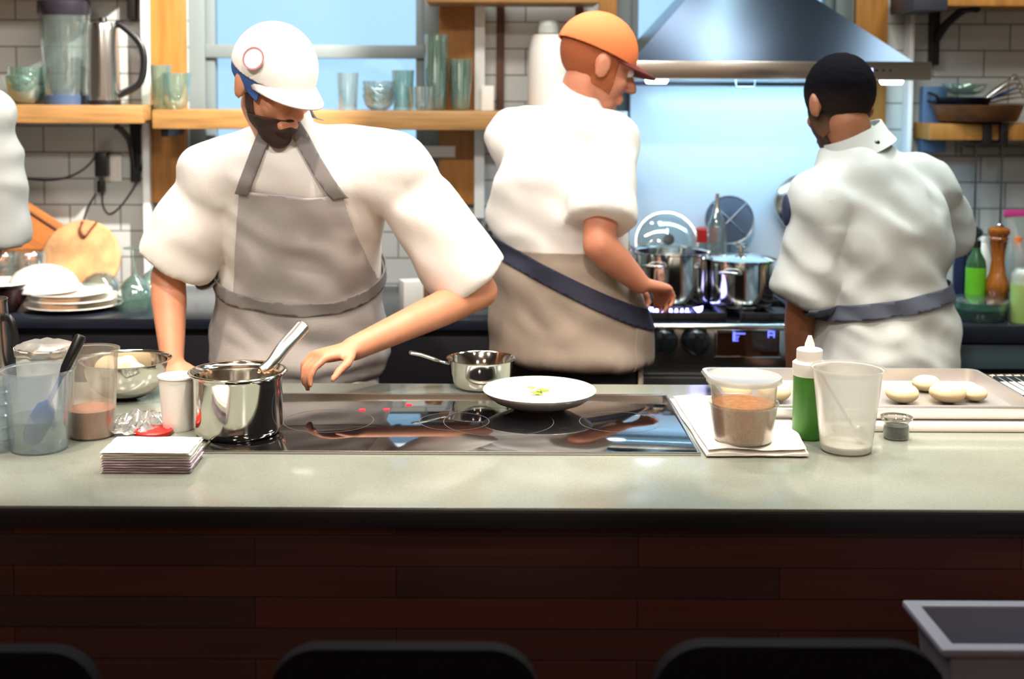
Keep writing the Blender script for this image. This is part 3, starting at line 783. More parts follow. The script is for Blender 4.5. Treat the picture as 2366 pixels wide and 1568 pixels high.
def pot(name,label,px,pyrim,rpx,Y,zb,handles=True,lid=None):
    c=P(px,pyrim,Y); r=S(rpx,Y); h=c.z-zb
    t=thing(name,label,'pot',(c.x,Y,zb),math.radians(62))
    prof=[(r*.93,0),(r*.98,.005),(r,.015),(r,h-.006),(r*1.05,h-.002),(r*1.05,h)]
    finish('pot_body',lathe(wall_prof(prof,.0025,.004),64),M['chrome'],parent=t)
    for s in (-1,1):
        finish('loop_handle',tube(smooth_path([(s*r,-.03,h*.78),(s*(r+.03),-.028,h*.80),(s*(r+.035),0,h*.81),(s*(r+.03),.028,h*.80),(s*r,.03,h*.78)],5),.004,10),M['steel'],parent=t)
    if lid=='glass':
        finish('glass_lid',lathe([(r*1.04,h+.001),(r*.8,h+.018),(r*.4,h+.030),(0,h+.033),(0,h+.031),(r*.4,h+.028),(r*.8,h+.016),(r*1.0,h+.001)],48),M['glass'],parent=t)
        finish('lid_knob',lathe([(0,h+.032),(.008,h+.033),(.008,h+.045),(.02,h+.052),(.02,h+.060),(0,h+.063)],24),M['black'],parent=t)
    elif lid:
        finish('steel_lid',lathe([(r*1.07,h),(r*1.07,h+.003),(r*.85,h+.010),(r*.4,h+.018),(0,h+.02),(0,h+.017),(r*.9,h+.002)],48),M['chrome'],parent=t)
        finish('lid_knob',lathe([(0,h+.019),(.008,h+.02),(.008,h+.034),(.02,h+.04),(.018,h+.048),(0,h+.05)],24),M['chrome'],parent=t)
    return t,r,h
p1_,r1_,h1_=pot('stock_pot','large steel stock pot over the blue flame, strainer handle on its rim',1548,578,90,RF+.22,gz)
p2_,r2_,h2_=pot('stock_pot','lidded steel pot with knob, next to the flame, in front of the round mesh screen',1712,598,76,RF+.20,gz,lid=True)
# long handle basket hooked inside first pot
bk=thing('strainer','long-handled steel strainer standing in the large stock pot','strainer',p1_.location)
finish('strainer_handle',tube([(-r1_*.2,.0,h1_*.5),(-r1_*1.0,-.05,h1_+.012),(-r1_*1.45,-.08,h1_+.045)],[.004,.005,.006],10),M['steel'],parent=bk)
bm=bmesh.new(); ball(bm,(0,.01,h1_*.5),(r1_*.55,r1_*.5,.05),20); finish('mesh_cup',bm,M['steel_dark'],parent=bk)
# glass lid leaning on pot 1 upright
def disc_thing(name,label,cat,px,py,Y,rpx,tilt,m,rimm=None,kind='lid',sy=1.0,turn=0):
    c=P(px,py,Y); r=S(rpx,Y)
    t=thing(name,label,cat,c); t.rotation_euler=(math.radians(tilt),0,math.radians(turn))
    if kind=='lid':
        finish('glass_dome',lathe([(r,0),(r*.85,.012),(r*.5,.026),(0,.032),(0,.030),(r*.5,.024),(r*.85,.010),(r*.97,0)],48),m,parent=t)
        finish('steel_rim',lathe([(r*.97,-.002),(r*1.02,-.002),(r*1.02,.003),(r*.97,.003),(r*.97,-.002)],48),M['chrome'],parent=t)
        finish('lid_knob',lathe([(0,.03),(.007,.031),(.007,.042),(.018,.048),(.018,.056),(0,.058)],24),M['black'],parent=t)
    else:
        finish('steel_rim',lathe([(r*.96,-.003),(r*1.0,-.004),(r*1.02,0),(r*1.0,.004),(r*.96,.003),(r*.96,-.003)],56),M['steel_dark'],parent=t)
        finish('mesh_disc',lathe([(0,0),(r*.97,0),(r*.97,.0012),(0,.0012)],56),m,parent=t)
        for a in (45,-45):
            finish('cross_wire',tube([(-r*math.cos(math.radians(a)),-r*math.sin(math.radians(a)),.003),(r*math.cos(math.radians(a)),r*math.sin(math.radians(a)),.003)],.0022,8),M['steel_dark'],parent=t)
        finish('handle',tube([(0,-r,0),(0,-r-.16,0)],.004,10),M['steel_dark'],parent=t)
    return t
mesh_m = clear_mat('fine_wire_mesh',(200,205,215),(110,112,124),.42,.3,.05)
disc_thing('splatter_screen','round wire mesh splatter screen with a cross brace, leaning on the backsplash','splatter screen',1686,508,WB-.09,56,80,mesh_m,kind='screen')
disc_thing('pot_lid','clear glass lid with black knob standing upright behind the large stock pot','lid',1540,560,WB-.12,72,72,M['glass'])
disc_thing('wall_pan','shiny round steel lid beside the white-jacketed chef\'s shoulder, against the backsplash','lid',1856,470,WB-.08,66,84,M['steel'])
# ladle, tools, small jars on the stove rear
sm=thing('oil_cruet','small glass cruet with a steel spout between the pots','cruet',P(1655,600,WB-.15)+V((0,0,-.10)))
sm.location.z=gz
finish('glass_body',lathe(wall_prof([(.03,0),(.033,.01),(.033,.20),(.02,.235),(.014,.25)],.002),28),M['glass'],parent=sm)
finish('spout',lathe([(0,.25),(.015,.25),(.008,.27),(.006,.31),(0,.31)],20),M['steel'],parent=sm)
sc_=thing('spice_jar','small red-lidded jar standing by the backsplash behind the pots','jar',(X(1636,WB-.1),WB-.11,gz))
finish('jar_body',lathe([(0,0),(.032,0),(.033,.01),(.033,.15),(0,.15)],28),M['glass'],parent=sc_)
finish('red_lid',lathe([(0,.15),(.036,.15),(.036,.19),(.03,.195),(0,.195)],28),red,parent=sc_)
# backsplash panel
lacq=mat('pale_backsplash',(214,226,236),.28,bump=.02,bscale=4)
q0=P(1450,752,WB-.03); q1=P(1990,186,WB-.03)
o=finish('backsplash_panel',bx((q0.x,WB-.032,bt),(q1.x,WB-.0005,q1.z),.002),lacq); tag(o,'plain pale panel behind the range below the extractor hood','backsplash')
o=finish('panel_edge_strip',bx((X(1417,WB-.04),WB-.05,bt),(X(1449,WB-.04),WB-.02,Zp(255)),.002),bead); tag(o,'narrow pale vertical strip bordering the backsplash','trim strip')
# ---- hood
HF=3.80
hd=thing('extractor_hood','tapered dark steel extractor hood with a band of small control lights','hood')
hm=mat('hood_steel',(50,58,70),.22,.95,bump=.03,bscale=150,stretch=(.05,1,1))
bl_=P(1432,190,HF); br2=P(2152,192,HF); tz_=P(1800,141,HF).z; bz=P(1800,184,HF).z
x0h,x1h=bl_.x,br2.x
bm=bmesh.new(); box(bm,(x0h,HF,bz),(x1h,WB-.01,tz_),.004); finish('hood_band',bm,M['steel'],parent=hd)
tl_=P(1590,0,HF+.10); trr=P(1876,0,HF+.10)
z_t=tl_.z+.03; sl=(P(1470,128,HF).x-tl_.x)
A_=[(P(1462,128,HF).x,HF+.004,tz_),(P(2112,128,HF).x,HF+.004,tz_),(P(2112,128,HF).x,WB-.01,tz_),(P(1462,128,HF).x,WB-.01,tz_)]
B_=[(tl_.x+.02,HF+.12,z_t),(trr.x-.02,HF+.12,z_t),(trr.x-.02,WB-.01,z_t),(tl_.x+.02,WB-.01,z_t)]
hb_=hm.node_tree.nodes['Principled BSDF']; hb_.inputs['Anisotropic'].default_value=.0
tg=hm.node_tree.nodes.new('ShaderNodeTangent'); tg.direction_type='RADIAL'; tg.axis='Z'; hm.node_tree.links.new(tg.outputs[0],hb_.inputs['Tangent']); hb_.inputs['Anisotropic Rotation'].default_value=.25; hb_.inputs['Roughness'].default_value=.2
bm=bmesh.new(); a=[bm.verts.new(p) for p in A_]; b=[bm.verts.new(p) for p in B_]
bm.faces.new(a[::-1]); bm.faces.new(b)
for i in range(4): bm.faces.new((a[i],a[(i+1)%4],b[(i+1)%4],b[i]))
finish('hood_pyramid',bm,hm,parent=hd,smooth=False)
finish('chimney',bx((B_[0][0],HF+.12,z_t),(B_[1][0],WB-.01,2.95)),hm,parent=hd)
lampglow=mat('lamp_glass',(230,240,255),.3,emit=(215,235,255),es=14)
for px in (1517,2060):
    c=P(px,184,4.02); finish('hood_lamp',lathe([(0,-.012),(.03,-.012),(.034,-.006),(.036,0),(0,0)],28,c=(c.x,4.02,bz)),lampglow,parent=hd)
bm=bmesh.new(); tube([(x0h+.05,WB-.03,bz-.012),(x1h-.04,WB-.03,bz-.012)],.008,8,bm); finish('rear_rail',bm,M['steel_dark'],parent=hd)
q=P(1722,190,HF+.2); finish('filter_handle',tube([(q.x-.03,HF+.2,bz),(q.x-.028,HF+.2,bz-.022),(q.x+.028,HF+.2,bz-.022),(q.x+.03,HF+.2,bz)],.0025,8),M['steel_dark'],parent=hd)
c=P(2006,167,HF-.003); finish('display',bx((c.x-.014,HF-.004,c.z-.012),(c.x+.014,HF+.001,c.z+.012),.002),mat('hood_display',(150,150,255),.3,emit=(165,160,255),es=4),parent=hd)
for px in (2026,2042,2058):
    c=P(px,162,HF-.003); finish('button',lathe([(0,0),(.004,0),(.004,.003),(0,.003)],16,M=Matrix.Rotation(PI/2,4,'X')),M['black'],parent=hd,loc=(c.x,HF,c.z))
# ================================================================ SHELVES LEFT
SY=4.04
shz0=P(180,285,SY).z; shz1=P(180,243,SY).z
sh=thing('wall_shelf','thick wooden wall shelf carrying the kettle and blender jug','shelf')
finish('board',bx((-2.9,SY,shz0),(P(330,260,SY).x,WB-.001,shz1),.006),M['wood_shelf'],parent=sh)
bxk=P(272,300,SY+.05)
bm=bmesh.new()
box(bm,(bxk.x-.012,WB-.03,shz0-.20),(bxk.x+.016,WB-.002,shz0-.001),.002)
finish('bracket_upright',bm,M['blackmetal'],parent=sh)
bm=bmesh.new(); pts=smooth_path([(bxk.x,WB-.02,shz0-.17),(bxk.x,WB-.07,shz0-.07),(bxk.x,WB-.15,shz0-.03),(bxk.x,SY+.04,shz0-.012)],6)
finish('bracket_arm',tube(pts,.010,8),M['blackmetal'],parent=sh)
# upper shelf left, above the frame; its bracket shows
us=thing('wall_shelf','high wooden shelf above the kettle shelf, only its iron bracket in view','shelf')
uz=P(180,-70,SY).z
finish('board',bx((-2.9,SY,uz),(P(330,260,SY).x,WB-.001,uz+.045),.006),M['wood_shelf'],parent=us)
finish('bracket_upright',bx((bxk.x-.014,WB-.035,Zp(48)),(bxk.x+.014,WB-.002,uz),.002),M['blackmetal'],parent=us)
# kettle
kc=P(241,243,SY+.10); kr=S(36,SY+.1)
kt=thing('electric_kettle','brushed steel electric kettle with a big curved black handle','kettle',(kc.x,SY+.10,shz1))
kh=P(241,50,SY+.1).z-shz1
finish('kettle_body',lathe([(0,0),(kr*1.0,0),(kr*1.02,.01),(kr*1.0,.03),(kr*.98,kh*.5),(kr*.92,kh*.9),(kr*.86,kh-.01),(kr*.8,kh-.004),(0,kh)],56),M['steel'],parent=kt)
finish('base_ring',lathe([(0,0),(kr*1.06,0),(kr*1.06,.014),(kr*1.0,.016)],48),M['black'],parent=kt)
finish('lid_knob',lathe([(0,kh-.002),(.014,kh),(.012,kh+.012),(0,kh+.014)],20),M['black'],parent=kt)
hw=S(94,SY+.1)
finish('handle',tube(smooth_path([(kr*.82,0,kh*.97),(kr*1.25,0,kh*.95),(hw*.90,0,kh*.74),(hw*.99,0,kh*.50),(hw*.86,0,kh*.26),(kr*.98,0,kh*.12)],7),[.012]*36,14,flat=.75,up=V((0,1,0))),M['black'],parent=kt)
# blender
bc_=P(150,243,SY+.12); brr=S(57,SY+.12)
bd=thing('blender_jug','clear blender jug with a dark lid, standing beside the kettle','blender',(bc_.x,SY+.13,shz1))
bh=P(150,30,SY+.12).z-shz1
finish('jug',lathe(wall_prof([(brr*.80,.02),(brr*.84,.03),(brr*.95,bh*.6),(brr,bh)],.003,.01),40),M['glass'],parent=bd)
finish('blade_base',lathe([(0,0),(brr*.86,0),(brr*.86,.03),(brr*.6,.045),(0,.05)],36),mat('smoky_blue_plastic',(66,84,112),.3),parent=bd)
finish('lid',lathe([(0,bh-.01),(brr*.98,bh-.01),(brr*1.05,bh),(brr*1.05,bh+.035),(brr*.8,bh+.05),(brr*.5,bh+.055),(brr*.5,bh+.09),(0,bh+.09)],36),mat('dark_lid',(40,36,44),.3),parent=bd)
# glass bowls
def gbowl(label,px,pyb,rpx,pyt,Y,group=None,stack=1,m='glass'):
    c=P(px,pyb,Y); r=S(rpx,Y); h=(P(px,pyt,Y).z-c.z)
    z=c.z
    o=finish('glass_bowl',lathe(wall_prof([(r*.45,0),(r*.5,.003)]+[(r*(.5+.5*math.sin(t*PI/2)),.003+(h-.003)*(1-math.cos(t*PI/2)**1.2)) for t in (.2,.4,.6,.8,1)],.003),40),M[m],loc=c)
    return tag(o,label,'bowl',group)
for i,(px,pt_,pb,rr) in enumerate(((62,196,240,46),(58,172,222,48),(66,152,205,46))):
    o=gbowl(['lowest of the nested glass bowls at the end of the kettle shelf','middle glass bowl of the nest on the kettle shelf','uppermost glass bowl of the nest on the kettle shelf'][i],px,pb,rr,pt_,SY+.13,'nested glass bowls on the kettle shelf',m='glass_green')
    o.location.z = shz1+.001+i*.022
# wall plug, outlet, cables
ol=thing('wall_socket','white wall socket plate with a black charger plugged in, below the kettle shelf','socket',P(262,388,WB))
finish('plate',bx((-.03,-.008,-.045),(.03,0,.045),.004),M['white'],parent=ol)
finish('plug_face',bx((-.018,-.011,-.03),(.018,-.008,.03),.002),M['porcelain'],parent=ol)
pg=P(236,380,WB-.03)
ch=thing('charger','black plug-in charger on the tiled wall below the kettle shelf','charger',(pg.x,WB,pg.z))
finish('charger_body',bx((-.02,-.05,-.04),(.02,-.001,.04),.005),M['black'],parent=ch)
pg2=P(236,430,WB); 
ch2=thing('cable_plug','small black inline plug hanging on a cable under the charger','plug',(pg2.x,WB-.012,pg2.z))
finish('plug_body',bx((-.012,-.012,-.02),(.012,.012,.02),.004),M['black'],parent=ch2)
def cable(label,pts,r=.0028,Y=WB-.0032,n=8):
    o=finish('cable',tube(smooth_path([P(a,b,Y) for a,b in pts],n),r,8),M['black']); return tag(o,label,'cable')
cable('thin dark cable running from the charger towards the clear bowls, drooping along the tiles',[(228,350),(200,385),(160,408),(110,416),(55,412)])
cable('dark cable making a long loop below the charger',[(236,445),(238,475),(252,494),(275,480),(305,440),(326,395),(332,330)])
cable('short dark cable dropping from the plug to the round wooden board',[(222,447),(205,475),(195,505),(182,545)])
# ================================================================ SECOND SHELF ACROSS THE WINDOW
sz0=P(900,300,SY).z; sz1=P(900,256,SY).z
s2=thing('wall_shelf','long wooden shelf across the window, lined with glassware','shelf')
finish('board',bx((P(351,270,SY).x,SY,sz0),(P(1412,270,SY).x,WB-.04,sz1),.005),M['wood_shelf'],parent=s2)
for px in (1155,1335):
    finish('bracket_upright',bx((X(px-9),WB-.02,sz0-.12),(X(px+9),WB-.001,Zp(-60)),.002),mat('rusty_bracket',(84,52,36),.6),parent=s2)
    finish('bracket_arm',bx((X(px-8),SY+.03,sz0-.025),(X(px+8),WB-.001,sz0-.0005),.002),M['blackmetal'],parent=s2)
for px in (420,900):
    finish('bracket_arm',bx((X(px-8),SY+.03,sz0-.025),(X(px+8),WB-.036,sz0-.0005),.002),M['blackmetal'],parent=s2)
s3=thing('wall_shelf','high wooden shelf over the white jug, its underside at the picture top','shelf')
zt_=P(1100,6,SY).z
finish('board',bx((P(985,0,SY).x,SY,zt_),(P(1385,0,SY).x,WB-.04,zt_+.045),.005),M['wood_shelf'],parent=s3)
# tumblers
def tumbler(label,px,pyt,rpx,Y,group,zb=None,taper=.85,m='glass',name='drinking_glass'):
    zb=sz1+.0005 if zb is None else zb
    r=S(rpx,Y); c=P(px,256,Y); h=P(px,pyt,Y).z-zb
    o=finish(name,lathe(wall_prof([(r*taper*.96,0),(r*taper,.003),(r*(taper+1)/2,h*.5),(r,h)],.0025,.008),32),M[m],loc=(c.x,Y,zb))
    return tag(o,label,'glass',group)
g1='glassware on the window shelf'
tumbler('stout clear water glass just past the chef\'s face, before the small bowls',804,168,25,SY+.07,g1)
tumbler('short wide glass in front of the tall stack',972,200,34,SY+.05,g1)
tumbler('medium clear glass between the small bowls and the tall stack',931,162,26,SY+.12,g1,m='glass_green')
tumbler('clear pint glass at the window shelf end beside the casing, behind the headless gap',372,150,24,SY+.12,g1,m='glass_green')['label']='clear tumbler on the shelf end by the white corner bead'
o=gbowl('round-bottomed clear bowl at the shelf end by the casing',408,244,34,160,SY+.07,g1,m='glass_green'); o.location.z=sz1+.0005
for i in range(3):
    o=gbowl(['lowest of three nested small bowls on the window shelf','middle of three nested small bowls on the window shelf','upper of three nested small bowls on the window shelf'][i],875,250,38,212,SY+.08,g1); o.location.z=sz1+.0005+i*.020
src=None
def stack(px,pyt,rpx,n,what):
    global src
    h_tot=P(px,pyt,SY+.12).z-sz1; gh=.11; step=(h_tot-gh)/(n-1)
    src=tumbler('',px,0,rpx,SY+.12,g1+' in stacks',zb=sz1+.0005,m='glass_green'); me=src.data
    r=S(rpx,SY+.12)
    bpy.data.objects.remove(src)
    base=finish('drinking_glass',lathe(wall_prof([(r*.72,0),(r*.75,.003),(r*.88,gh*.5),(r,gh)],.002,.006),32),M['glass_green'],loc=(P(px,256,SY+.12).x,SY+.12,sz1+.0005))
    for i in range(n):
        o=base if i==0 else base.copy()
        if i: COL.objects.link(o)
        o.location=(base.location.x,base.location.y,sz1+.0005+i*step)
        pos='lowest' if i==0 else ('topmost' if i==n-1 else 'one of the middle glasses')
        tag(o,'%s in the %s'%((pos+(' glass' if i in (0,n-1) else '')),what),'glass','glasses in the '+what)
stack(1008,80,28,7,'tall stack of tumblers')
stack(1064,136,26,5,'lower stack of tumblers by the casing')
# white jug on shelf
jc=P(1266,256,SY+.11); jr_=S(47,SY+.11); jh=P(1266,80,SY+.11).z-sz1
jg=thing('white_jug','big white jar with a grey screw cap on the window shelf','jar',(jc.x,SY+.11,sz1))
finish('jar_body',lathe([(0,0),(jr_*.96,0),(jr_,.01),(jr_,jh*.62),(jr_*.95,jh*.82),(jr_*.8,jh*.97),(jr_*.72,jh),(0,jh)],44),M['porcelain'],parent=jg)
finish('screw_cap',lathe([(0,jh),(jr_*.50,jh+.004),(jr_*.52,jh+.006),(jr_*.50,jh+.042),(jr_*.46,jh+.045),(0,jh+.045)],32),mat('grey_white_cap',(206,212,206),.4),parent=jg)
# box on pole
o=finish('switch_box',bx((X(1112,WB-.08),WB-.085,Zp(262)),(X(1141,WB-.08),WB-.061,Zp(198)),.003),M['white']); tag(o,'white rectangular box fixed to the vertical corner bead','switch box')
o=finish('paper_label',bx((P(955,345,WB-.04).x,WB-.045,Zp(362)),(P(1052,340,WB-.04).x,WB-.036,Zp(336)),.001),M['white']); tag(o,'white rectangular notice strip on the window casing just past the capped chef\'s shoulder','notice')
# ================================================================ LEFT BACK COUNTER THINGS
def onback(px,Y): return P(px,700,Y).x
cb=thing('cutting_board','square brown board with a carved juice groove, propped on its corner against the tiles','cutting board',P(78,572,WB-.07))
cb.rotation_euler=(math.radians(-12),math.radians(33),0)
s_=.115
bm=bx((-s_*.85,-.014,-s_),(s_*.85,.006,s_),.006); finish('board',bm,M['wood_board'],parent=cb)
bm=bmesh.new(); pts=[(-s_*.62,-.0145,-s_*.78),(s_*.62,-.0145,-s_*.78),(s_*.62,-.0145,s_*.78),(-s_*.62,-.0145,s_*.78),(-s_*.62,-.0145,-s_*.78)]
finish('groove',tube(pts,.006,8,bm,flat=1),mat('dark_groove',(84,44,20),.6),parent=cb)
rb=thing('round_board','round pale wooden board with dark stains and a leather strap loop','serving board',P(187,598,WB-.15))
rb.rotation_euler=(math.radians(-20),0,math.radians(0))
rr=S(92,WB-.15)
spot_w=mat('stained_pale_wood',(196,146,98),.6,var=.6,vscale=9)
finish('board',lathe([(0,-.012),(rr*.96,-.012),(rr,-.006),(rr,.006),(rr*.96,.012),(0,.012)],64,M=Matrix.Rotation(PI/2,4,'X')),spot_w,parent=rb)
finish('strap',tube(smooth_path([(.0,-.016,rr*.95),(-.005,-.018,rr*.72),(.012,-.02,rr*.55),(.03,-.018,rr*.75),(.045,-.016,rr*.93)],6),.004,8),mat('leather',(110,46,22),.6),parent=rb)
# plates
def plate(label,px,py,rpx,Y,z,th=.02,name='dinner_plate',inv=False):
    r=S(rpx,Y); x=P(px,py,Y).x
    prof=[(0,0),(r*.55,0),(r*.6,.003),(r*.9,th*.8),(r,th),(r*.99,th+.002),(r*.6,.007),(0,.005)]
    if inv: prof=[(a,th+.003-b) for a,b in prof]
    o=finish(name,lathe(prof,56),M['porcelain'],loc=(x,Y,z)); return tag(o,label,'plate','white plates on the dark back counter')
py0=RF+.17
plate('lowest wide white plate of the pile on the dark back counter',170,725,112,py0,bt+.0005,.016)
plate('second white plate up in the pile on the dark back counter',172,712,106,py0,bt+.0195,.016)
plate('third white plate up, rim tilted over the pile on the back counter',158,700,100,py0,bt+.0385,.016)
o=finish('serving_bowl',lathe([(0,.075)]+[(S(82,py0)*math.sin(t*PI/2),.075*math.cos(t*PI/2)) for t in (.2,.35,.5,.65,.8,.9,1)]+[(S(80,py0)*math.sin(t*PI/2),.071*math.cos(t*PI/2)) for t in (1,.8,.6,.4,.2)]+[(0,.071)],56),M['porcelain'],loc=(P(100,690,py0+.0).x,py0+.0,bt+.0575)); tag(o,'upturned white serving bowl on top of the plate pile','bowl')
plate('white plate hanging over a small dark bowl beside the pitcher',0,680,76,RF+.10,bt+.075,.014)
o=finish('dark_bowl',lathe(wall_prof([(.03,0),(.035,.004),(.06,.04),(.075,.073)],.003),40),mat('dark_brown_glaze',(52,22,24),.3),loc=(P(12,700,RF+.10).x,RF+.10,bt+.0005)); tag(o,'small dark brown bowl supporting a white plate','bowl')
o=finish('glass_bowl',lathe([(0,.07)]+[(.075*math.sin(t*PI/2),.07*math.cos(t*PI/2)) for t in (.2,.4,.6,.8,1)]+[(.072*math.sin(t*PI/2),.067*math.cos(t*PI/2)) for t in (1,.8,.6,.4,.2)]+[(0,.067)],40),M['glass'],loc=(P(232,690,RF+.32).x,RF+.32,bt+.001)); o.scale=(1,1,1.25); tag(o,'upturned clear glass bowl in front of the round board','bowl')
# glass canister of crackers
gj=thing('glass_canister','clear glass canister of brown rusks between the square board and the plates','canister',(P(66,640,RF+.38).x,RF+.38,bt))
finish('glass_wall',lathe(wall_prof([(.055,0),(.058,.004),(.058,.135),(.05,.145)],.003),36),M['glass'],parent=gj)
bm=bmesh.new()
for i in range(14):
    a=random.random()*6.28; q=.034*random.random(); ball(bm,(q*math.cos(a),q*math.sin(a),.02+.008*i),(.02,.012,.01),8,Matrix.Rotation(a,3,'Z'))
o=finish('rusk_filling',bm,mat('brown_rusk',(176,100,48),.8),parent=gj)
o['kind']='stuff'
gj2=dup(gj,(P(0,640,RF+.36).x,RF+.36,bt),0,'glass canister of brown rusks at the picture edge under the chef\'s sleeve')
# wine glass, upside down
wg=thing('wine_glass','upturned wine glass, foot in the air, beside the plate pile','wine glass',(P(312,700,RF+.14).x,RF+.14,bt))
finish('glass_body',lathe([(.045,0),(.052,.03),(.05,.06),(.03,.09),(.008,.105),(.004,.12),(.004,.17),(.008,.178),(.032,.184),(.032,.187),(0,.187),(0,.11),(.026,.088),(.047,.06),(.049,.03),(.042,0)],40),M['glass_green'],parent=wg)
wg2=dup(wg,(P(352,700,RF+.24).x,RF+.24,bt),0,'second upturned wine glass, half behind the chef\'s arm')
# ================================================================ MIDDLE BACK COUNTER THINGS
fb=P(1110,700,RF+.16)
ft=thing('food_container','clear square container of green and yellow vegetables behind the chef\'s forearm','container',(fb.x,RF+.16,bt))
w_=S(78,RF+.16); h_=P(1110,605,RF+.16).z-bt
bm=bmesh.new(); quad_ring(bm,[(-w_*.9,-w_*.9,w_*.9,w_*.9,0),(-w_,-w_,w_,w_,h_),(-w_+.003,-w_+.003,w_-.003,w_-.003,h_),(-w_*.9+.003,-w_*.9+.003,w_*.9-.003,w_*.9-.003,.003)])
finish('clear_wall',bm,M['deli_blue'],parent=ft,smooth=False)
bm=bmesh.new()
for i in range(60): ball(bm,(random.uniform(-.8,.8)*w_,random.uniform(-.8,.8)*w_,random.uniform(.02,h_*.72)),(.02,.014,.01),8,Matrix.Rotation(random.random()*6,3,'Y'))
vg=mat('chopped_greens',(120,140,50),.6,var=.5,vscale=30); o=finish('vegetable_filling',bm,vg,parent=ft); o['kind']='stuff'
bm=bmesh.new(); box(bm,(-w_*1.05,-w_*1.05,h_),(w_*1.05,w_*1.05,h_+.008),.003); finish('lid',bm,M['deli_blue'],parent=ft)
o=finish('milk_carton',bx((-.03,-.03,0),(.03,.03,.10),.003),M['white'],loc=(P(950,700,RF+.1).x,RF+.10,bt)); o.rotation_euler=(0,0,.3); tag(o,'small white carton on the back counter behind the chef\'s arm','carton')
for i,(px,lab) in enumerate(((1000,'amber jar with steel lid next to the small white carton'),(1225,'amber jar with steel lid beside the clear vegetable container'),(1268,'amber jar with steel lid in the row before the range'))):
    if i==0:
        aj=thing('spice_jar',lab,'jar',(P(px,700,RF+.14).x,RF+.14,bt),0,'amber jars on the back counter')
        finish('jar_body',lathe([(0,0),(.026,0),(.028,.006),(.028,.07),(.022,.08),(0,.08)],28),mat('amber_contents',(150,90,30),.3),parent=aj)
        finish('steel_lid',lathe([(0,.08),(.025,.08),(.025,.096),(0,.098)],28),M['chrome'],parent=aj)
    else: dup(aj,(P(px,700,RF+.14).x,RF+.14,bt),0,lab)
o=finish('steel_whisk',tube([(0,0,0),(.05,0,.004),(.12,0,.01)],.006,10),M['steel'],loc=(P(1400,720,RF+.05).x,RF+.06,bt+.007)); tag(o,'short steel tool lying at the end of the back counter next to the range','utensil')
o=finish('steel_canister',lathe([(0,0),(.05,0),(.052,.004),(.052,.14),(.045,.15),(0,.152)],36),M['steel'],loc=(P(1150,560,RF+.45).x,RF+.45,bt)); o.scale=(1,1,1.6); tag(o,'steel canister at the back of the counter under the corner bead','canister')
# ================================================================ RIGHT WALL THINGS
RY=4.03
ts=thing('wall_shelf','high pale wooden shelf over the tiled wall, with a curved iron bracket','shelf')
uz=P(2280,14,RY).z
finish('board',bx((P(2190,10,RY).x,RY,uz),(3.25,WB-.001,uz+.045),.004),M['wood_light'],parent=ts)
cx=X(2149); 
finish('bracket_upright',bx((cx-.016,WB-.03,Zp(146)),(cx+.014,WB-.001,uz+.04),.003),M['blackmetal'],parent=ts)
finish('bracket_plate',bx((P(2112,10,RY).x,RY,Zp(20,RY)),(P(2190,10,RY).x,WB-.03,uz+.045),.003),mat('grey_iron',(58,58,66),.5,.4),parent=ts)
finish('bracket_arm',tube(smooth_path([(cx,WB-.03,Zp(90)),(cx+.015,WB-.08,Zp(55)),(cx+.045,WB-.15,Zp(25)),(cx+.06,RY+.05,uz-.005)],6),.013,8),M['blackmetal'],parent=ts)
ls=thing('wall_shelf','pale shelf board under the dark pans, held by two iron brackets','shelf')
lz1=P(2260,286,RY+.1).z; lz0=P(2260,324,RY+.1).z
finish('board',bx((P(2176,300,RY).x,RY+.10,lz0),(3.25,WB-.001,lz1),.004),M['wood_light'],parent=ls)
for px in (2284,2322):
    finish('bracket_arm',bx((P(px-9,300,RY+.08).x,RY+.08,lz0-.01),(P(px+9,300,RY+.08).x,WB-.001,lz1+.004),.003),M['blackmetal'],parent=ls)
# pans and tray on it
zz=lz1+.006
dt=thing('wooden_tray','dark wooden bowl-shaped tray on the pale shelf, under the black pans','tray',(P(2262,270,RY+.14).x,RY+.16,zz))
rr=S(100,RY+.14)
finish('tray_shell',lathe(wall_prof([(rr*.85,0),(rr*.9,.004),(rr*1.02,P(2262,248,RY+.14).z-lz1-.008),(rr*1.05,P(2262,246,RY+.14).z-lz1)],.006),56,sy=1,M=Matrix.Diagonal((1,.85,1,1))),mat('dark_walnut',(88,54,28),.4,var=.3,vscale=10,stretch=(1,6,6)),parent=dt)
th_=P(2262,250,RY+.14).z-lz1
for i,lab in enumerate(('lower black frying pan stacked in the wooden tray','upper black frying pan stacked in the wooden tray')):
    r=S(62,RY+.16); pnn=thing('frying_pan',lab,'frying pan',(P(2228,240,RY+.15).x,RY+.16,zz+.004+.006+i*.026),0,'black pans in the wooden tray')
    finish('pan_body',lathe(wall_prof([(r*.8,0),(r*.84,.003),(r,.042)],.003),44),mat('black_pan',(18,20,30),.3,.3),parent=pnn)
    finish('handle',tube([(-r*.9,0,.03),(-r*1.0,0,.045),(-r*1.12,.04,.055)],[.006,.007,.008],10,flat=.6),M['black'],parent=pnn)
gb=gbowl('wide clear bowl resting on the black pans',2228,196,50,170,RY+.16,m='glass_green'); gb.location.z=zz+.085
random.seed(3)
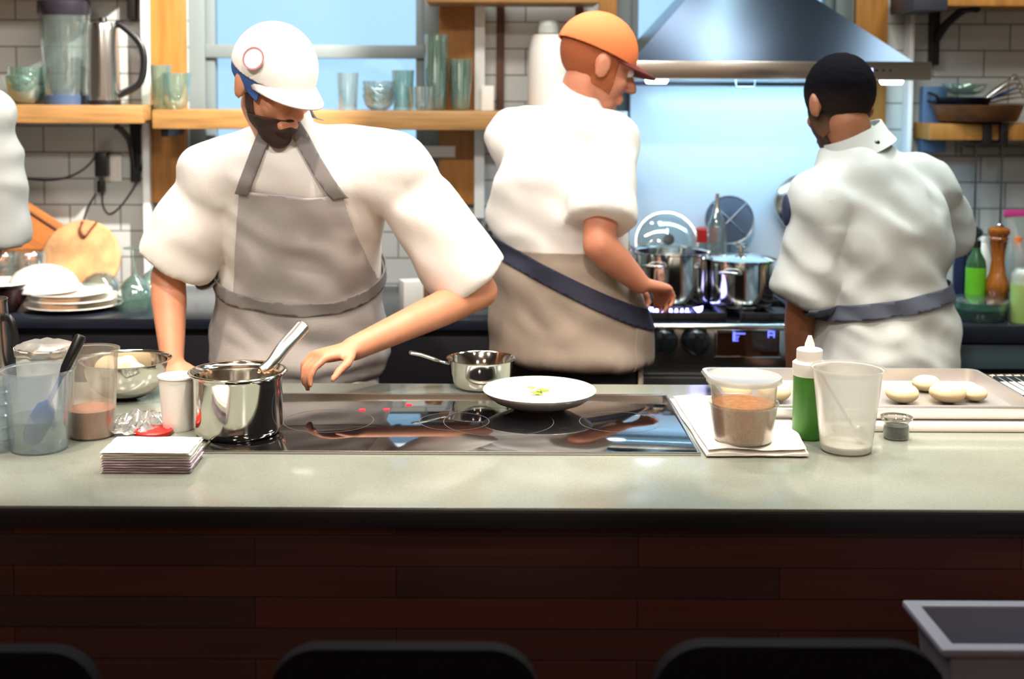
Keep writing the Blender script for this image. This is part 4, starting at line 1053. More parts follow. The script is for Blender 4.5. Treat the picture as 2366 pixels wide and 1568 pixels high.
for i in range(5):
    a=P(2262+i*7,236-(i%2)*6,RY+.10+.018*i); b=P(2340+i*6,180+i*11,RY+.12+.018*i)
    tt=thing('tongs',['uppermost steel tongs with looped end, fanned out over the wooden tray','second steel tongs down in the fan over the wooden tray','blue-handled tongs in the middle of the fan over the tray','fourth tongs down in the fan over the wooden tray','lowest tongs in the fan over the wooden tray'][i],'tongs',a,0,'tongs laid over the wooden tray')
    d=b-a; mm=M['steel'] if i!=2 else mat('blue_grip',(36,70,150),.4)
    for s in (-1,1):
        finish('tong_arm',tube([V((0,s*.006,0)),d*.5+V((0,s*.010,.003)),d],[.004,.006,.004],10,flat=.5),mm,parent=tt)
    finish('end_loop',lathe([(.006,-.0015),(.010,-.0015),(.010,.0015),(.006,.0015),(.006,-.0015)],18,M=Matrix.Translation(d+V((.006,0,.003)))@Matrix.Rotation(PI/2,4,'X')),M['chrome'],parent=tt)
o=finish('wall_plate',bx((X(2117),WB-.06,Zp(345)),(X(2172),WB-.02,Zp(195)),.003),mat('blue_grey_panel',(86,116,152),.4,.3)); tag(o,'blue-grey metal box on the wall between the hood and the pans','metal box')
# rail with utensils
rl=thing('utensil_rail','grey metal wall rail with hooks under the pale shelf','rail',(0,0,0))
ry=WB-.03
finish('rail_bar',bx((X(2215),ry-.008,Zp(352)),(3.2,ry+.004,Zp(331)),.003),M['steel_dark'],parent=rl)
for px in (2222,2254,2314):
    q=P(px,340,ry-.014); finish('hook',tube([(q.x,ry-.006,q.z+.014),(q.x,ry-.02,q.z+.012),(q.x,ry-.02,q.z-.014)],.003,8),M['steel_dark'],parent=rl)
for px,lab,k in ((2256,'long steel ladle hanging from the wall rail above the dark bottle',0),(2316,'long steel spoon hanging from the wall rail above the pepper mill',1)):
    q=P(px,352,ry-.024); ut=thing('hanging_ladle' if k==0 else 'hanging_spoon',lab,'utensil',(q.x,ry-.024,q.z-.004))
    L=.24
    finish('shaft',tube([(0,0,0),(0,0,-L)],.0055,10,flat=.6),M['steel_dark'],parent=ut)
    bm=bmesh.new(); ball(bm,(0,0,-L-.02),(.022,.012,.028) if k else (.03,.02,.02),18); finish('bowl_end',bm,M['steel_dark'],parent=ut)
# ---- right counter things
def bottle(name,label,cat,px,pyb,Y,rpx,pts,parts,group=None):
    r=S(rpx,Y); x=P(px,pyb,Y).x
    t=thing(name,label,cat,(x,Y,bt2+.0005),0,group)
    for nm,prof,m in parts: finish(nm,lathe([(r*a,b) for a,b in prof],32),m,parent=t)
    return t
def H(py,Y): return P(2280,py,Y).z-bt2
Y1=RF+.17
greenl=mat('bright_green_bottle',(104,186,40),.3,sss=.1)
hb=H(617,Y1); 
bottle('oil_bottle','bright green bottle with a dark neck, next to the pepper mill','bottle',2253,690,Y1,23,None,[
  ('bottle_body',[(0,0),(.98,0),(1,.006),(1,hb),(0,hb)],greenl),
  ('shoulder',[(1,hb),(.9,hb+.02),(.45,hb+.045),(.38,hb+.06),(0,hb+.06)],mat('dark_green_glass',(44,84,52),.15)),
  ('cap',[(0,hb+.06),(.42,hb+.06),(.42,H(560,Y1)),(.38,H(556,Y1)),(0,H(556,Y1))],M['black'])])
bottle('sauce_bottle','dark bottle with a red pourer top behind the bright green bottle','bottle',2220,690,Y1+.09,20,None,[
  ('bottle_body',[(0,0),(1,0),(1,H(620,Y1)),(.5,H(585,Y1)),(.4,H(570,Y1)),(0,H(570,Y1))],mat('navy_glass',(24,34,62),.15)),
  ('red_top',[(0,H(570,Y1)),(.5,H(570,Y1)),(.5,H(550,Y1)),(.3,H(520,Y1)),(0,H(515,Y1))],mat('red_cap',(170,50,48),.4))])
bottle('sauce_bottle','tall black bottle directly behind the bright green bottle','bottle',2246,690,Y1+.16,18,None,[
  ('bottle_body',[(0,0),(1,0),(1,H(600,Y1)),(.5,H(570,Y1)),(.4,H(540,Y1)),(0,H(530,Y1))],mat('black_glass',(20,26,28),.12))])
mw=mat('turned_walnut',(150,84,28),.22,coat=.5,var=.25,vscale=10,stretch=(8,8,1))
hh=lambda y:H(y,Y1)
bottle('pepper_mill','tall turned brown wooden pepper mill with a steel knob','pepper mill',2303,690,Y1-.02,29,None,[
  ('mill_body',[(0,0),(.86,0),(.9,.006),(.88,hh(672)),(.96,hh(668)),(.9,hh(650)),(.62,hh(628)),(.50,hh(600)),(.56,hh(575)),(.66,hh(560)),(.72,hh(556)),(0,hh(555))],mw),
  ('mill_head',[(0,hh(555)),(.70,hh(554)),(.74,hh(548)),(.66,hh(545)),(.86,hh(536)),(.84,hh(528)),(.6,hh(524)),(0,hh(522))],mw),
  ('top_knob',[(0,hh(523)),(.14,hh(522)),(.2,hh(517)),(.1,hh(513)),(0,hh(512))],M['chrome'])])
for px,Yq,lab in ((2268,Y1+.24,'white spray bottle body showing between the green bottle and the pepper mill'),(2337,Y1+.24,'white cone-topped bottle on the far side of the pepper mill')):
    bottle('white_bottle',lab,'bottle',px,690,Yq,24,None,[('bottle_body',[(0,0),(1,0),(1,H(620,Yq)),(.5,H(575,Yq)),(.3,H(560,Yq)),(0,H(556,Yq))],M['white']),
     ('cap',[(0,H(558,Yq)),(.32,H(558,Yq)),(.3,H(548,Yq)),(0,H(546,Yq))],M['white'])],'white bottles behind the pepper mill')
bottle('orange_cap_bottle','slim clear bottle with an orange cap near the zip bag','bottle',2347,690,Y1+.12,16,None,[('bottle_body',[(0,0),(1,0),(1,H(610,Y1)),(.6,H(585,Y1)),(0,H(583,Y1))],M['glass']),
  ('cap',[(0,H(583,Y1)),(.7,H(583,Y1)),(.7,H(558,Y1)),(0,H(555,Y1))],mat('orange_cap',(240,120,60),.4))])
Yq=RF+.06
bottle('squeeze_bottle','squat clear bottle of pale green liquid at the picture edge','bottle',2368,750,Yq,34,None,[('clear_shoulder',[(1,H(655,Yq)),(1,H(632,Yq)),(.7,H(620,Yq)),(0,H(618,Yq))],M['deli']),
  ('liquid_body',[(0,0),(.98,0),(1,.006),(1,H(655,Yq)),(0,H(655,Yq))],mat('pale_green_liquid',(168,196,112),.3,sss=.2))])
# glass dish of herbs
hd2=thing('glass_dish','round lidded glass dish of dark green herbs before the pepper mill','dish',(P(2258,745,RF+.11).x,RF+.11,bt2+.0005))
r=S(66,RF+.11); h=H(694,RF+.11)
finish('dish_wall',lathe(wall_prof([(r*.88,0),(r*.93,.004),(r,h*.8),(r*1.03,h)],.004),48),M['glass_green'],parent=hd2)
finish('herbs',lathe([(0,.005),(r*.9,.005),(r*.95,h*.62),(r*.5,h*.68),(0,h*.7)],40),mat('dark_green_herbs',(34,84,66),.7,var=.5,vscale=50,bump=1,bscale=120),parent=hd2)
finish('lid',lathe([(0,h+.012),(r*.7,h+.012),(r*1.04,h+.004),(r*1.04,h),(r*.7,h+.008),(0,h+.008)],48),M['glass'],parent=hd2)
# zip bag
zb=thing('zip_bag','clear zip bag with a magenta seal, standing behind the squat bottle','bag',(P(2375,600,RF+.3).x,RF+.30,bt2))
h=H(484,RF+.3)
bm=bmesh.new(); loft(bm,[(V((0,0,z)),V((a,0,0)),V((0,b,0))) for z,a,b in ((.002,.06,.03),(h*.3,.075,.05),(h*.6,.07,.035),(h*.9,.075,.008),(h,.077,.003))],24)
finish('bag_body',bm,clear_mat('bag_film',(225,235,235),(220,228,226),.5,.15,.4),parent=zb)
finish('seal_strip',bx((-.078,-.006,h*.93),(.078,.006,h),.002),mat('magenta_seal',(190,60,130),.4),parent=zb)
# ================================================================ PEOPLE
def skin_mat(name, col): 
    return mat(name, col, .5, sss=.12, var=.06, vscale=30, bump=.08, bscale=120)
def basis(f, u=V((0,0,1)), roll=0):
    f = V(f).normalized(); r = f.cross(u).normalized(); uu = r.cross(f).normalized()
    if roll:
        q = Matrix.Rotation(roll, 3, f); r = q@r; uu = q@uu
    return r, f, uu            # right, forward, up (person's own)
def head_shapes(bm, hc, R, F, U, k=1.0):
    Mx = Matrix((R, F, U)).transposed()
    L = lambda x,y,z: hc+(R*x+F*y+U*z)*k
    b = lambda p,r,s=20: ball(bm, L(*p), tuple(q*k for q in r), s, Mx)
    b((0,-.012,.035),(.077,.094,.088),28); b((0,.022,-.02),(.064,.066,.082),24); b((0,.045,-.075),(.040,.038,.036))
    b((0,.070,-.098),(.022,.016,.018),12)
    cap(bm, L(0,.086,.018), L(0,.112,-.022), .008*k, .014*k, 12)
    for s in (-1,1):
        b((s*.012,.098,-.028),(.009,.010,.008),10)
        b((s*.079,-.008,-.005),(.010,.020,.032),16); b((s*.084,-.014,.006),(.006,.014,.020),12)
        cap(bm, L(s*.012,.086,.034), L(s*.045,.072,.036), .010*k, .008*k, 10)
        b((s*.038,.060,-.022),(.022,.022,.022),14)
        b((s*.030,.076,.014),(.013,.011,.009),12)
    cap(bm, L(-.020,.088,-.055), L(.020,.088,-.055), .0075*k, .0075*k, 10)
    cap(bm, L(-.018,.086,-.067), L(.018,.086,-.067), .0085*k, .0085*k, 10)
    return L, Mx
def hand_shapes(bm, wrist, d, palm_n, side, curl=.5, k=1.0, spread=.06):
    """d: direction wrist->knuckles, palm_n: normal out of the palm, side: +1/-1 thumb side"""
    d = V(d).normalized(); n = V(palm_n); n = (n-d*n.dot(d)).normalized(); s = d.cross(n).normalized()*side
    pl = .088*k
    A = lambda x,y,z: wrist+s*x*k+d*y*k+n*z*k
    loft(bm, [(A(0,-.01,0), s*.024*k, n*.018*k),(A(0,.03,0), s*.034*k, n*.017*k),(A(0,.065,-.001), s*.040*k, n*.015*k),(A(0,.090,-.002), s*.040*k, n*.012*k)], 20)
    lens = ((.030,.072),(.010,.080),(-.011,.075),(-.031,.058))
    for i,(x,Ln) in enumerate(lens):
        p = A(x,.084,-.002); dirc = (d+s*(x*spread/.03)).normalized(); ang=curl*(.75+.12*i)
        r = .0092*k if i<3 else .008*k
        segs=(.45,.31,.24); ax = dirc.cross(n).normalized(); cur=dirc
        tot=0
        for j,sg in enumerate(segs):
            tot = ang*(.8 if j==0 else 1.0)
            cur = (Matrix.Rotation(tot,3,ax)@cur)
            q = p+cur*Ln*sg*k; cap(bm,p,q,r*(1-.08*j),r*(1-.08*(j+1)),10); p=q
    p = A(.026,.022,.004); t1=(d*.65+s*.75+n*.25).normalized(); q=p+t1*.040*k; cap(bm,p,q,.0135*k,.0105*k,12)
    t2=(d*.9+s*.25+n*.35*(curl+.3)).normalized(); q2=q+t2*.030*k; cap(bm,q,q2,.0105*k,.0095*k,12); q3=q2+(t2+n*.2).normalized()*.024*k; cap(bm,q2,q3,.0095*k,.0075*k,12)
def person(label, J, skin, shirt_m, trouser_m, apron=None, hair=None, voxel=.006, sleeve=1.0, shirt_wr=.006, torso_k=1.0, opts={}):
    """J: joints. Returns the root and parts."""
    root = thing('person', label, 'person', (J['pelvis'].x, J['pelvis'].y, 0))
    inv = Matrix.Translation(-root.location)
    R, F, U = basis(J['face'], opts.get('head_up', V((0,0,1))), opts.get('head_roll',0))
    ax = (J['shR']-J['shL']).normalized()          # from left shoulder to right shoulder (own)
    body = bmesh.new()
    L, Mx = head_shapes(body, J['head'], R, F, U, opts.get('head_k',1.0))
    cap(body, J['neck']-V((0,0,.03)), J['head']-U*.05-F*.015, .060, .054, 20)
    ch, pv, nk = J['chest'], J['pelvis'], J['neck']
    up = (ch-pv).normalized(); fw = ax.cross(up).normalized()*-1
    if fw.dot(J['torso_f'])<0: fw = -fw
    hipax = J.get('hipax', ax); hipax=hipax.normalized(); hf=V(J['torso_f']); hf=(hf-hipax*hf.dot(hipax)); hf.z*=.2; hf.normalize()
    shw = (J['shR']-J['shL']).length/2
    def torso(bm, g, tk):
        secs=[(pv-V((0,0,.10))*1.0, hipax*(.165*tk+g), hf*(.115*tk+g)),
              (pv, hipax*(.168*tk+g), hf*(.125*tk+g)),
              (pv.lerp(ch,.38), (hipax+ax).normalized()*(.148*tk+g), (hf+fw).normalized()*(.112*tk+g)),
              (pv.lerp(ch,.75), ax*(.160*tk+g), fw*(.118*tk+g)),
              (ch, ax*(shw*.86+g), fw*(.122*tk+g)),
              (ch.lerp(nk,.45), ax*(shw*.84+g), fw*(.100*tk+g)),
              (ch.lerp(nk,.78), ax*(shw*.52+g), fw*(.078*tk+g)),
              (nk, ax*(.062+g), fw*(.060+g))]
        loft(bm, secs, 36, 2.2)
        for s in ('shL','shR'): 
            cap(bm, J[s], ch.lerp(nk,.6), .062*tk+g, .06*tk+g, 18)
    torso(body, 0, torso_k)
    for s in 'LR':
        cap(body, J['sh'+s], J['el'+s], .050, .041, 18)
        mid = J['el'+s].lerp(J['wr'+s],.3); cap(body, J['el'+s], mid, .041, .041, 18); cap(body, mid, J['wr'+s], .041, .0265, 18)
        hd_ = J.get('hd'+s)
        if hd_ is not None: hand_shapes(body, J['wr'+s], hd_-J['wr'+s], J.get('pn'+s, V((0,0,-1))), J.get('ts'+s, 1), J.get('cu'+s,.5))
        hp = pv+hipax*(.09*(1 if s=='R' else -1))-V((0,0,.06)); kn=J.get('kn'+s, V((hp.x,hp.y,.50))+hf*.02); an=V((kn.x,kn.y,.09))-hf*.03
        cap(body, hp, kn, .085, .055, 18); cap(body, kn, an, .055, .036, 18); cap(body, an-V((0,0,.03)), an-V((0,0,.045))+hf*.14, .036,.03,14)
        J['_hp'+s]=hp;J['_kn'+s]=kn;J['_an'+s]=an
    for v in body.verts: v.co = inv@v.co
    b = blob('body', body, skin, voxel, parent=root, smooth=3)
    # trousers, shoes
    bm=bmesh.new()
    for s in 'LR':
        cap(bm, J['_hp'+s], J['_kn'+s], .108,.078,20); cap(bm, J['_kn'+s], J['_an'+s]+V((0,0,.03)), .078,.070,20)
    loft(bm,[(pv-V((0,0,.14)),hipax*.16,hf*.12),(pv-V((0,0,.02)),hipax*.185,hf*.14),(pv+V((0,0,.06)),hipax*.172,hf*.132)],30)
    for v in bm.verts: v.co=inv@v.co
    blob('trousers', bm, trouser_m, .010, parent=root, smooth=4)
    for s in 'LR':
        bm=bmesh.new(); an=J['_an'+s]; toe=an+hf*.17; toe.z=.04; he=an-hf*.05; he.z=.045
        cap(bm,he,toe,.045,.04,16,flat=.9); cap(bm,an+V((0,0,.02)),he+V((0,0,.02)),.05,.045,14)
        for v in bm.verts: v.co=inv@v.co; v.co.z=max(v.co.z,.001)
        finish('shoe',bm,M['black'],parent=root)
    # shirt
    bm=bmesh.new(); torso(bm,.020,torso_k)
    bot=opts.get('shirt_bottom',.12)
    loft(bm,[(pv-V((0,0,bot)),hipax*.214,hf*.170),(pv,hipax*.206,hf*.162),(pv.lerp(ch,.4),hipax*.178,hf*.14)],30)
    slv=[]
    for s in 'LR':
        a=J['sh'+s]; e=J['el'+s]; t=opts.get('slv'+s, .75); end=a.lerp(e,t)
        cap(bm, a+V((0,0,-.005)), a.lerp(e,t*.5), .071, .074*sleeve, 22); 
        # flared open sleeve end: cut flat later
        dd=(e-a).normalized(); ua,ub=frame_from(dd); rr=.076*sleeve
        loft(bm,[(a.lerp(e,t*.25),ua*rr*.9,ub*rr*.9),(a.lerp(e,t*.6),ua*rr,ub*rr),(end,ua*rr*1.05,ub*rr*1.05)],24,2)
    cap(bm, nk-V((0,0,.025)), nk+(J['head']-nk).normalized()*opts.get('neck_up',.015), .076,.066,22)
    for v in bm.verts: v.co=inv@v.co
    pvl=inv@pv
    def wr(co,n):
        w=co-pvl
        a=noise.noise(V((w.x*7,w.y*7,w.z*16+w.x*9)))
        c2=noise.noise(V((w.x*16+5,w.y*16,w.z*9)))
        d=1-abs(noise.noise(V((w.x*5+w.z*8,w.y*5,w.z*4-w.x*5))))*2.4
        return shirt_wr*(a*.9+c2*.45+max(0,d)*.8)
    sh = blob('shirt', bm, shirt_m, .0085, parent=root, smooth=5, wrinkle=wr)
    pass
    info=dict(root=root,inv=inv,body=b,shirt=sh,R=R,F=F,U=U,L=L,Mx=Mx,ax=ax,fw=fw,hf=hf,hipax=hipax)
    if hair: hair(info,J)
    return info
def eyes(info, J, iris=(60,40,26)):
    wm=M['porcelain']; im=mat('iris',iris,.2)
    for s in (-1,1):
        bm=bmesh.new(); c=info['inv']@info['L'](s*.030,.079,.012); ball(bm,c,.0125,16)
        o=finish('eye',bm,wm,parent=info['root'])
        bm=bmesh.new(); ball(bm,c+info['F']*.0085,.006,12); finish('iris',bm,im,parent=o)
        bm=bmesh.new(); L=info['L']; cap(bm,info['inv']@L(s*.016,.088,.030),info['inv']@L(s*.046,.072,.031),.0045,.003,8); finish('eyebrow',bm,mat('brow_hair',(40,26,20),.8),parent=info['root'])
def head_cap(info, J, shell_fn, name, m, off=.006, th=.004, planes=None, voxel=.005):
    pass
def cover(info, name, m, grow, planes, parent=None, voxel=.005, noise_amp=0, extra=None, jaw=False):
    """hair or cap: grown skull shape trimmed by local planes [(point,normal)] (outer side removed)"""
    L=info['L']; inv=info['inv']; bm=bmesh.new(); k=1
    for c,r in (((0,-.012,.035),(.077,.094,.088)),((0,.022,-.02),(.064,.066,.082))):
        ball(bm, inv@L(*c), tuple(q+grow for q in r), 32, info['Mx'])
    if jaw:
        for c,r in (((0,.045,-.075),(.040,.038,.036)),((0,.068,-.096),(.024,.018,.020)),((0,.086,-.067),(.024,.008,.008))):
            ball(bm, inv@L(*c), tuple(q+grow*1.1 for q in r), 24, info['Mx'])
    mw=info['Mx']
    cut=[(inv@L(*p), mw@V(n)) for p,n in planes]
    wr=(lambda co,n: noise_amp*noise.noise(co*140)) if noise_amp else None
    o=blob(name,bm,m,voxel,parent=parent or info['root'],smooth=2,wrinkle=wr,cut=cut)
    s=o.modifiers.new('s','SOLIDIFY'); s.thickness=.004; s.offset=-1
    return o
shirt_w = mat('white_chef_cotton',(194,201,201),.9,bump=.35,bscale=260)
shirt_p = mat('white_tee_cotton',(238,232,226),.9,bump=.35,bscale=260)
shirt_g = mat('light_grey_cotton',(208,210,206),.9,bump=.35,bscale=260)
apron_m = mat('grey_apron_canvas',(182,176,174),.92,bump=.5,bscale=320,var=.08,vscale=12)
apron_d = mat('taupe_apron_canvas',(160,144,130),.92,bump=.5,bscale=320,var=.08,vscale=12)
trous = mat('dark_trousers',(40,38,44),.85,bump=.3,bscale=200)
skinA = skin_mat('skin_warm',(214,146,112)); skinB = skin_mat('skin_ruddy',(206,134,104)); skinD = skin_mat('skin_brown',(150,98,70)); 
black_hair = mat('short_black_hair',(20,18,22),.8,spec=.1,bump=1,bscale=500)
fade_hair = mat('clipped_dark_hair',(48,40,36),.8,bump=1,bscale=600)
beard_m = mat('dark_beard',(58,38,30),.8,bump=1,bscale=500)
# ---------- chef leaning over the hob
YA=2.98
J=dict(pelvis=P(690,760,3.16),chest=P(700,430,3.03),neck=P(668,305,2.93),head=P(632,196,2.86),
 shR=P(496,412,2.99),shL=P(918,404,2.97),                        # facing camera: own right is at picture left
 elR=P(388,640,3.03),wrR=P(398,835,2.93),hdR=P(412,935,2.86),pnR=V((.3,.2,-1)),tsR=1,cuR=.35,
 elL=P(1110,672,2.99),wrL=P(815,806,2.73),hdL=P(705,834,2.66),pnL=V((0,-.1,-1)),tsL=1,cuL=.7,
 face=(.62,-.66,-.42),torso_f=V((0,-1,-.15)))
J['pelvis'].z=.985
def hairA(info,J):
    inv=info['inv']; L=info['L']
    eyes(info,J)
    cover(info,'beard',beard_m,.005,[((0,0,-.062),(0,-.2,1)),((0,.0,0),(0,-1,-.15))],noise_amp=.002,jaw=True)
    cover(info,'hair',mat('brown_hair',(70,44,30),.8,bump=1,bscale=400),.003,[((0,.02,0),(0,1,.35)),((0,0,-.06),(0,-.2,-1))],noise_amp=.002)
    capm=mat('white_cap_cotton',(240,234,228),.85,bump=.3,bscale=260)
    c=cover(info,'cap_crown',capm,.014,[((0,0,.028),(0,-.05,-1))])
    cover(info,'cap_band',mat('blue_cap_band',(58,92,156),.8),.012,[((0,0,.029),(0,-.05,1)),((0,0,-.004),(0,-.25,-1)),((0,.05,0),(0,1,0))])
    # brim
    bm=bmesh.new(); nx=18; rows=[]
    for j in range(7):
        t=j/6; row=[]
        for i in range(nx+1):
            a=math.radians(-78+156*i/nx); x=math.sin(a)*(.084); y0=math.cos(a)*.098-.012
            y=y0+t*.070*max(0,math.cos(a))**.6; z=.036-.020*t+ -.10*(x*x)/.0084*.12
            row.append(bm.verts.new(inv@L(x*(1-.05*t),y,z)))
        rows.append(row)
    for j in range(6):
        for i in range(nx): bm.faces.new((rows[j][i],rows[j][i+1],rows[j+1][i+1],rows[j+1][i]))
    o=finish('cap_brim',bm,capm,parent=info['root']); s=o.modifiers.new('s','SOLIDIFY'); s.thickness=.004
    # round badge
    bc=inv@L(.084,.025,.072); nrm=(bc-(inv@L(0,-.012,.035))).normalized(); q=nrm.to_track_quat('Z','Y').to_matrix().to_4x4()
    o=finish('badge',lathe([(0,0),(.024,0),(.025,.002),(.024,.004),(0,.004)],32,M=Matrix.Translation(bc-nrm*.0)@q),capm,parent=info['root'])
    finish('badge_ring',lathe([(.0215,.0038),(.025,.0038),(.025,.0052),(.0215,.0052),(.0215,.0038)],32,M=Matrix.Translation(bc)@q),mat('rose_stitching',(186,120,126),.7),parent=o)
A=person('chef in white tee, grey apron and white cap with badge, reaching over the hob',J,skinA,shirt_p,trous,hair=hairA,sleeve=1.15,shirt_wr=.009,torso_k=1.12,opts=dict(slvL=.92,slvR=.86,shirt_bottom=.06))
def loc(info,p): return info['inv']@p
def aprons(info,J,m,bib=True,strap=True,top=None):
    a=info['ax']; f=info['fw']; ch=loc(info,J['chest']); pv=loc(info,J['pelvis']); nk=loc(info,J['neck'])
    up=(nk-pv).normalized()
    waist=pv.lerp(ch,.42)
    tp = ch.lerp(nk,.40) if top is None else top
    # keep where (x-co).no<0
    bibp=[(tp,up),(waist-up*.01,-up),(ch+a*.125,(a+up*.18).normalized()),(ch-a*.125,(-a+up*.18).normalized()),(ch-f*.0,-f)]
    low=[(waist+up*.005,up),(pv-V((0,0,.115)),V((0,0,-1))),(pv-info['hf']*.03,-info['hf'])]
    o=shell('apron',info['shirt'],([bibp] if bib else [])+[low],.005,.004,m,info['root'])
    return o,waist,up,a,f,ch,nk,pv
o,waist,up,a,f,ch,nk,pv=aprons(A,J,apron_m)
def apron_skirt(info,pv,m,zb=.45,w=.20,full=False):
    hf=info['hf'];ha=info['hipax'];bm=bmesh.new();rows=[]
    n=24
    for j in range(8):
        t=j/7; z=(pv.z-.10)*(1-t)+zb*t; row=[]
        for i in range(n+1):
            an=math.radians(-85+170*i/n); p=V((pv.x,pv.y,0))+ha*math.sin(an)*(w+.01*t)+hf*math.cos(an)*(.165+.015*math.sin(i*1.7+t)+.01*t); p.z=z; row.append(bm.verts.new(p))
        rows.append(row)
    for j in range(7):
        for i in range(n): bm.faces.new((rows[j][i],rows[j][i+1],rows[j+1][i+1],rows[j+1][i]))
    o=finish('apron_skirt',bm,m,parent=info['root']); s=o.modifiers.new('s','SOLIDIFY'); s.thickness=.004
    return o
apron_skirt(A,pv,apron_m)
strap_m=mat('dark_grey_strap',(128,122,120),.85,bump=.3,bscale=300)
# neck straps & waist tie as strips of the shirt's own surface
def strip(info,name,planes,m,off=.009,th=.003): return shell(name,info['shirt'],[planes],off,th,m,info['root'])
for s in (-1,1):
    c=ch.lerp(nk,.38)+a*s*.10; d=(nk+a*s*.050-c); side=d.cross(f).normalized()
    strip(A,'apron_strap',[(c+side*.014,side),(c-side*.014,-side),(ch.lerp(nk,.34),-up),(ch-f*.02,-f)],strap_m)
strip(A,'waist_tie',[(waist+up*.016,up),(waist-up*.016,-up)],strap_m)
# ---------- chef behind, in orange cap, turned to the range
J=dict(pelvis=P(1315,760,3.33),chest=P(1272,395,3.31),neck=P(1325,255,3.33),head=P(1378,152,3.33),
 shL=P(1190,325,3.40),shR=P(1400,330,3.24),
 elR=P(1385,565,3.10),wrR=P(1478,655,3.16),hdR=P(1540,668,3.24),pnR=V((0,0,-1)),tsR=1,cuR=.8,
 elL=P(1300,540,3.58),wrL=P(1430,650,3.62),hdL=P(1500,690,3.68),pnL=V((0,0,-1)),tsL=1,cuL=.8,
 face=(.90,.22,-.36),torso_f=V((.70,.45,-.25)))
J['pelvis'].z=.985
# own right hand side for someone facing +x is towards the camera
def hairB(info,J):
    inv=info['inv'];L=info['L']; eyes(info,J)
    cover(info,'hair',mat('ginger_hair',(160,84,44),.8,bump=1,bscale=400),.004,[((0,.035,0),(0,1,.1)),((0,0,-.055),(0,-.2,-1))],noise_amp=.002)
    cm=mat('orange_cap_cotton',(236,122,66),.8,bump=.3,bscale=260)
    cover(info,'cap_crown',cm,.014,[((0,0,.030),(0,-.05,-1))])
    bm=bmesh.new();nx=18;rows=[]
    for j in range(7):
        t=j/6;row=[]
        for i in range(nx+1):
            an=math.radians(-78+156*i/nx);x=math.sin(an)*.084;y0=math.cos(an)*.098-.012
            y=y0+t*.075*max(0,math.cos(an))**.6;z=.038-.012*t-.10*(x*x)/.0084*.10;row.append(bm.verts.new(inv@L(x*(1-.05*t),y,z)))
        rows.append(row)
    for j in range(6):
        for i in range(nx): bm.faces.new((rows[j][i],rows[j][i+1],rows[j+1][i+1],rows[j+1][i]))
    o=finish('cap_brim',bm,mat('maroon_brim',(110,40,34),.8),parent=info['root']);s=o.modifiers.new('s','SOLIDIFY');s.thickness=.004
B=person('cook in white tee, taupe apron and orange cap with maroon brim, turned to the range',J,skinB,shirt_p,trous,hair=hairB,sleeve=1.12,shirt_wr=.009,opts=dict(slvL=.85,slvR=.80,shirt_bottom=.10))
o,waist,up,a,f,ch,nk,pv=aprons(B,J,apron_d)
apron_skirt(B,pv,apron_d)
tq1=B['inv']@P(1190,600,3.2); tq2=B['inv']@P(1480,735,3.2); td=(tq2-tq1).normalized(); tn=V((-td.z,0,td.x)).normalized()
strip(B,'waist_tie',[(tq1+tn*.022,tn),(tq1-tn*.022,-tn)],mat('navy_tie',(40,42,62),.8))
low=pv.lerp(ch,.50)
strip(B,'apron_back',[(low+up*.0,up),(pv-V((0,0,.11)),V((0,0,-1))),(ch+V((-.16,0,0)),V((-1,.25,0)))],apron_d,off=.004)
# ---------- chef with his back turned, right
J=dict(pelvis=P(2033,800,3.34),chest=P(2030,500,3.30),neck=P(1982,338,3.27),head=P(1940,243,3.27),
 shL=P(1905,462,3.22),shR=P(2140,440,3.40),
 elL=P(1852,705,3.27),wrL=P(1842,900,3.36),hdL=P(1845,960,3.40),pnL=V((0,1,-.3)),tsL=1,cuL=.5,
 elR=P(2180,560,3.52),wrR=P(2130,690,3.66),hdR=P(2090,710,3.72),pnR=V((0,0,-1)),tsR=1,cuR=.7,
 face=(-.30,.88,-.34),torso_f=V((-.30,.95,0)))
J['pelvis'].z=.985
def fade_mat(info,J):
    m=mat('faded_black_hair',(20,18,22),.9,spec=.05,bump=1,bscale=500); nt=m.node_tree; b=nt.nodes['Principled BSDF']
    tc=nt.nodes.new('ShaderNodeTexCoord'); sp=nt.nodes.new('ShaderNodeSeparateXYZ'); nt.links.new(tc.outputs['Object'],sp.inputs[0])
    z0=(info['inv']@J['head']).z; mr=nt.nodes.new('ShaderNodeMapRange'); mr.inputs[1].default_value=z0-.075; mr.inputs[2].default_value=z0+.05
    nt.links.new(sp.outputs[2],mr.inputs[0]); rp=nt.nodes.new('ShaderNodeValToRGB'); rp.color_ramp.elements[0].color=lin((112,84,64))+(1,); rp.color_ramp.elements[1].color=lin((9,8,14))+(1,)
    e=rp.color_ramp.elements.new(.45); e.color=lin((44,36,32))+(1,)
    nt.links.new(mr.outputs[0],rp.inputs[0]); nt.links.new(rp.outputs[0],b.inputs['Base Color']); return m
def hairD(info,J):
    cover(info,'hair',fade_mat(info,J),.007,[((0,.050,0),(0,1,-.35)),((0,-.02,-.070),(0,-.25,-1))],noise_amp=.003)
    cover(info,'beard',beard_m,.005,jaw=True,planes=[((0,0,-.03),(0,0,1)),((0,.0,0),(0,-1,-.15))],noise_amp=.002)
D=person('dark-haired cook seen from behind, white jacket tied at the waist with a grey band',J,skinD,shirt_w,trous,hair=hairD,sleeve=1.08,shirt_wr=.014,torso_k=1.06,opts=dict(slvL=.93,slvR=.9,shirt_bottom=.24,neck_up=.0))
inv=D['inv'];a=D['ax'];pv=inv@J['pelvis'];ch=inv@J['chest'];nk=inv@J['neck'];up=(ch-pv).normalized()
q1=inv@P(1890,728,3.2); q2=inv@P(2175,683,3.25); d=(q2-q1).normalized(); nn=V((-d.z,0,d.x)).normalized()
if nn.z<0: nn=-nn
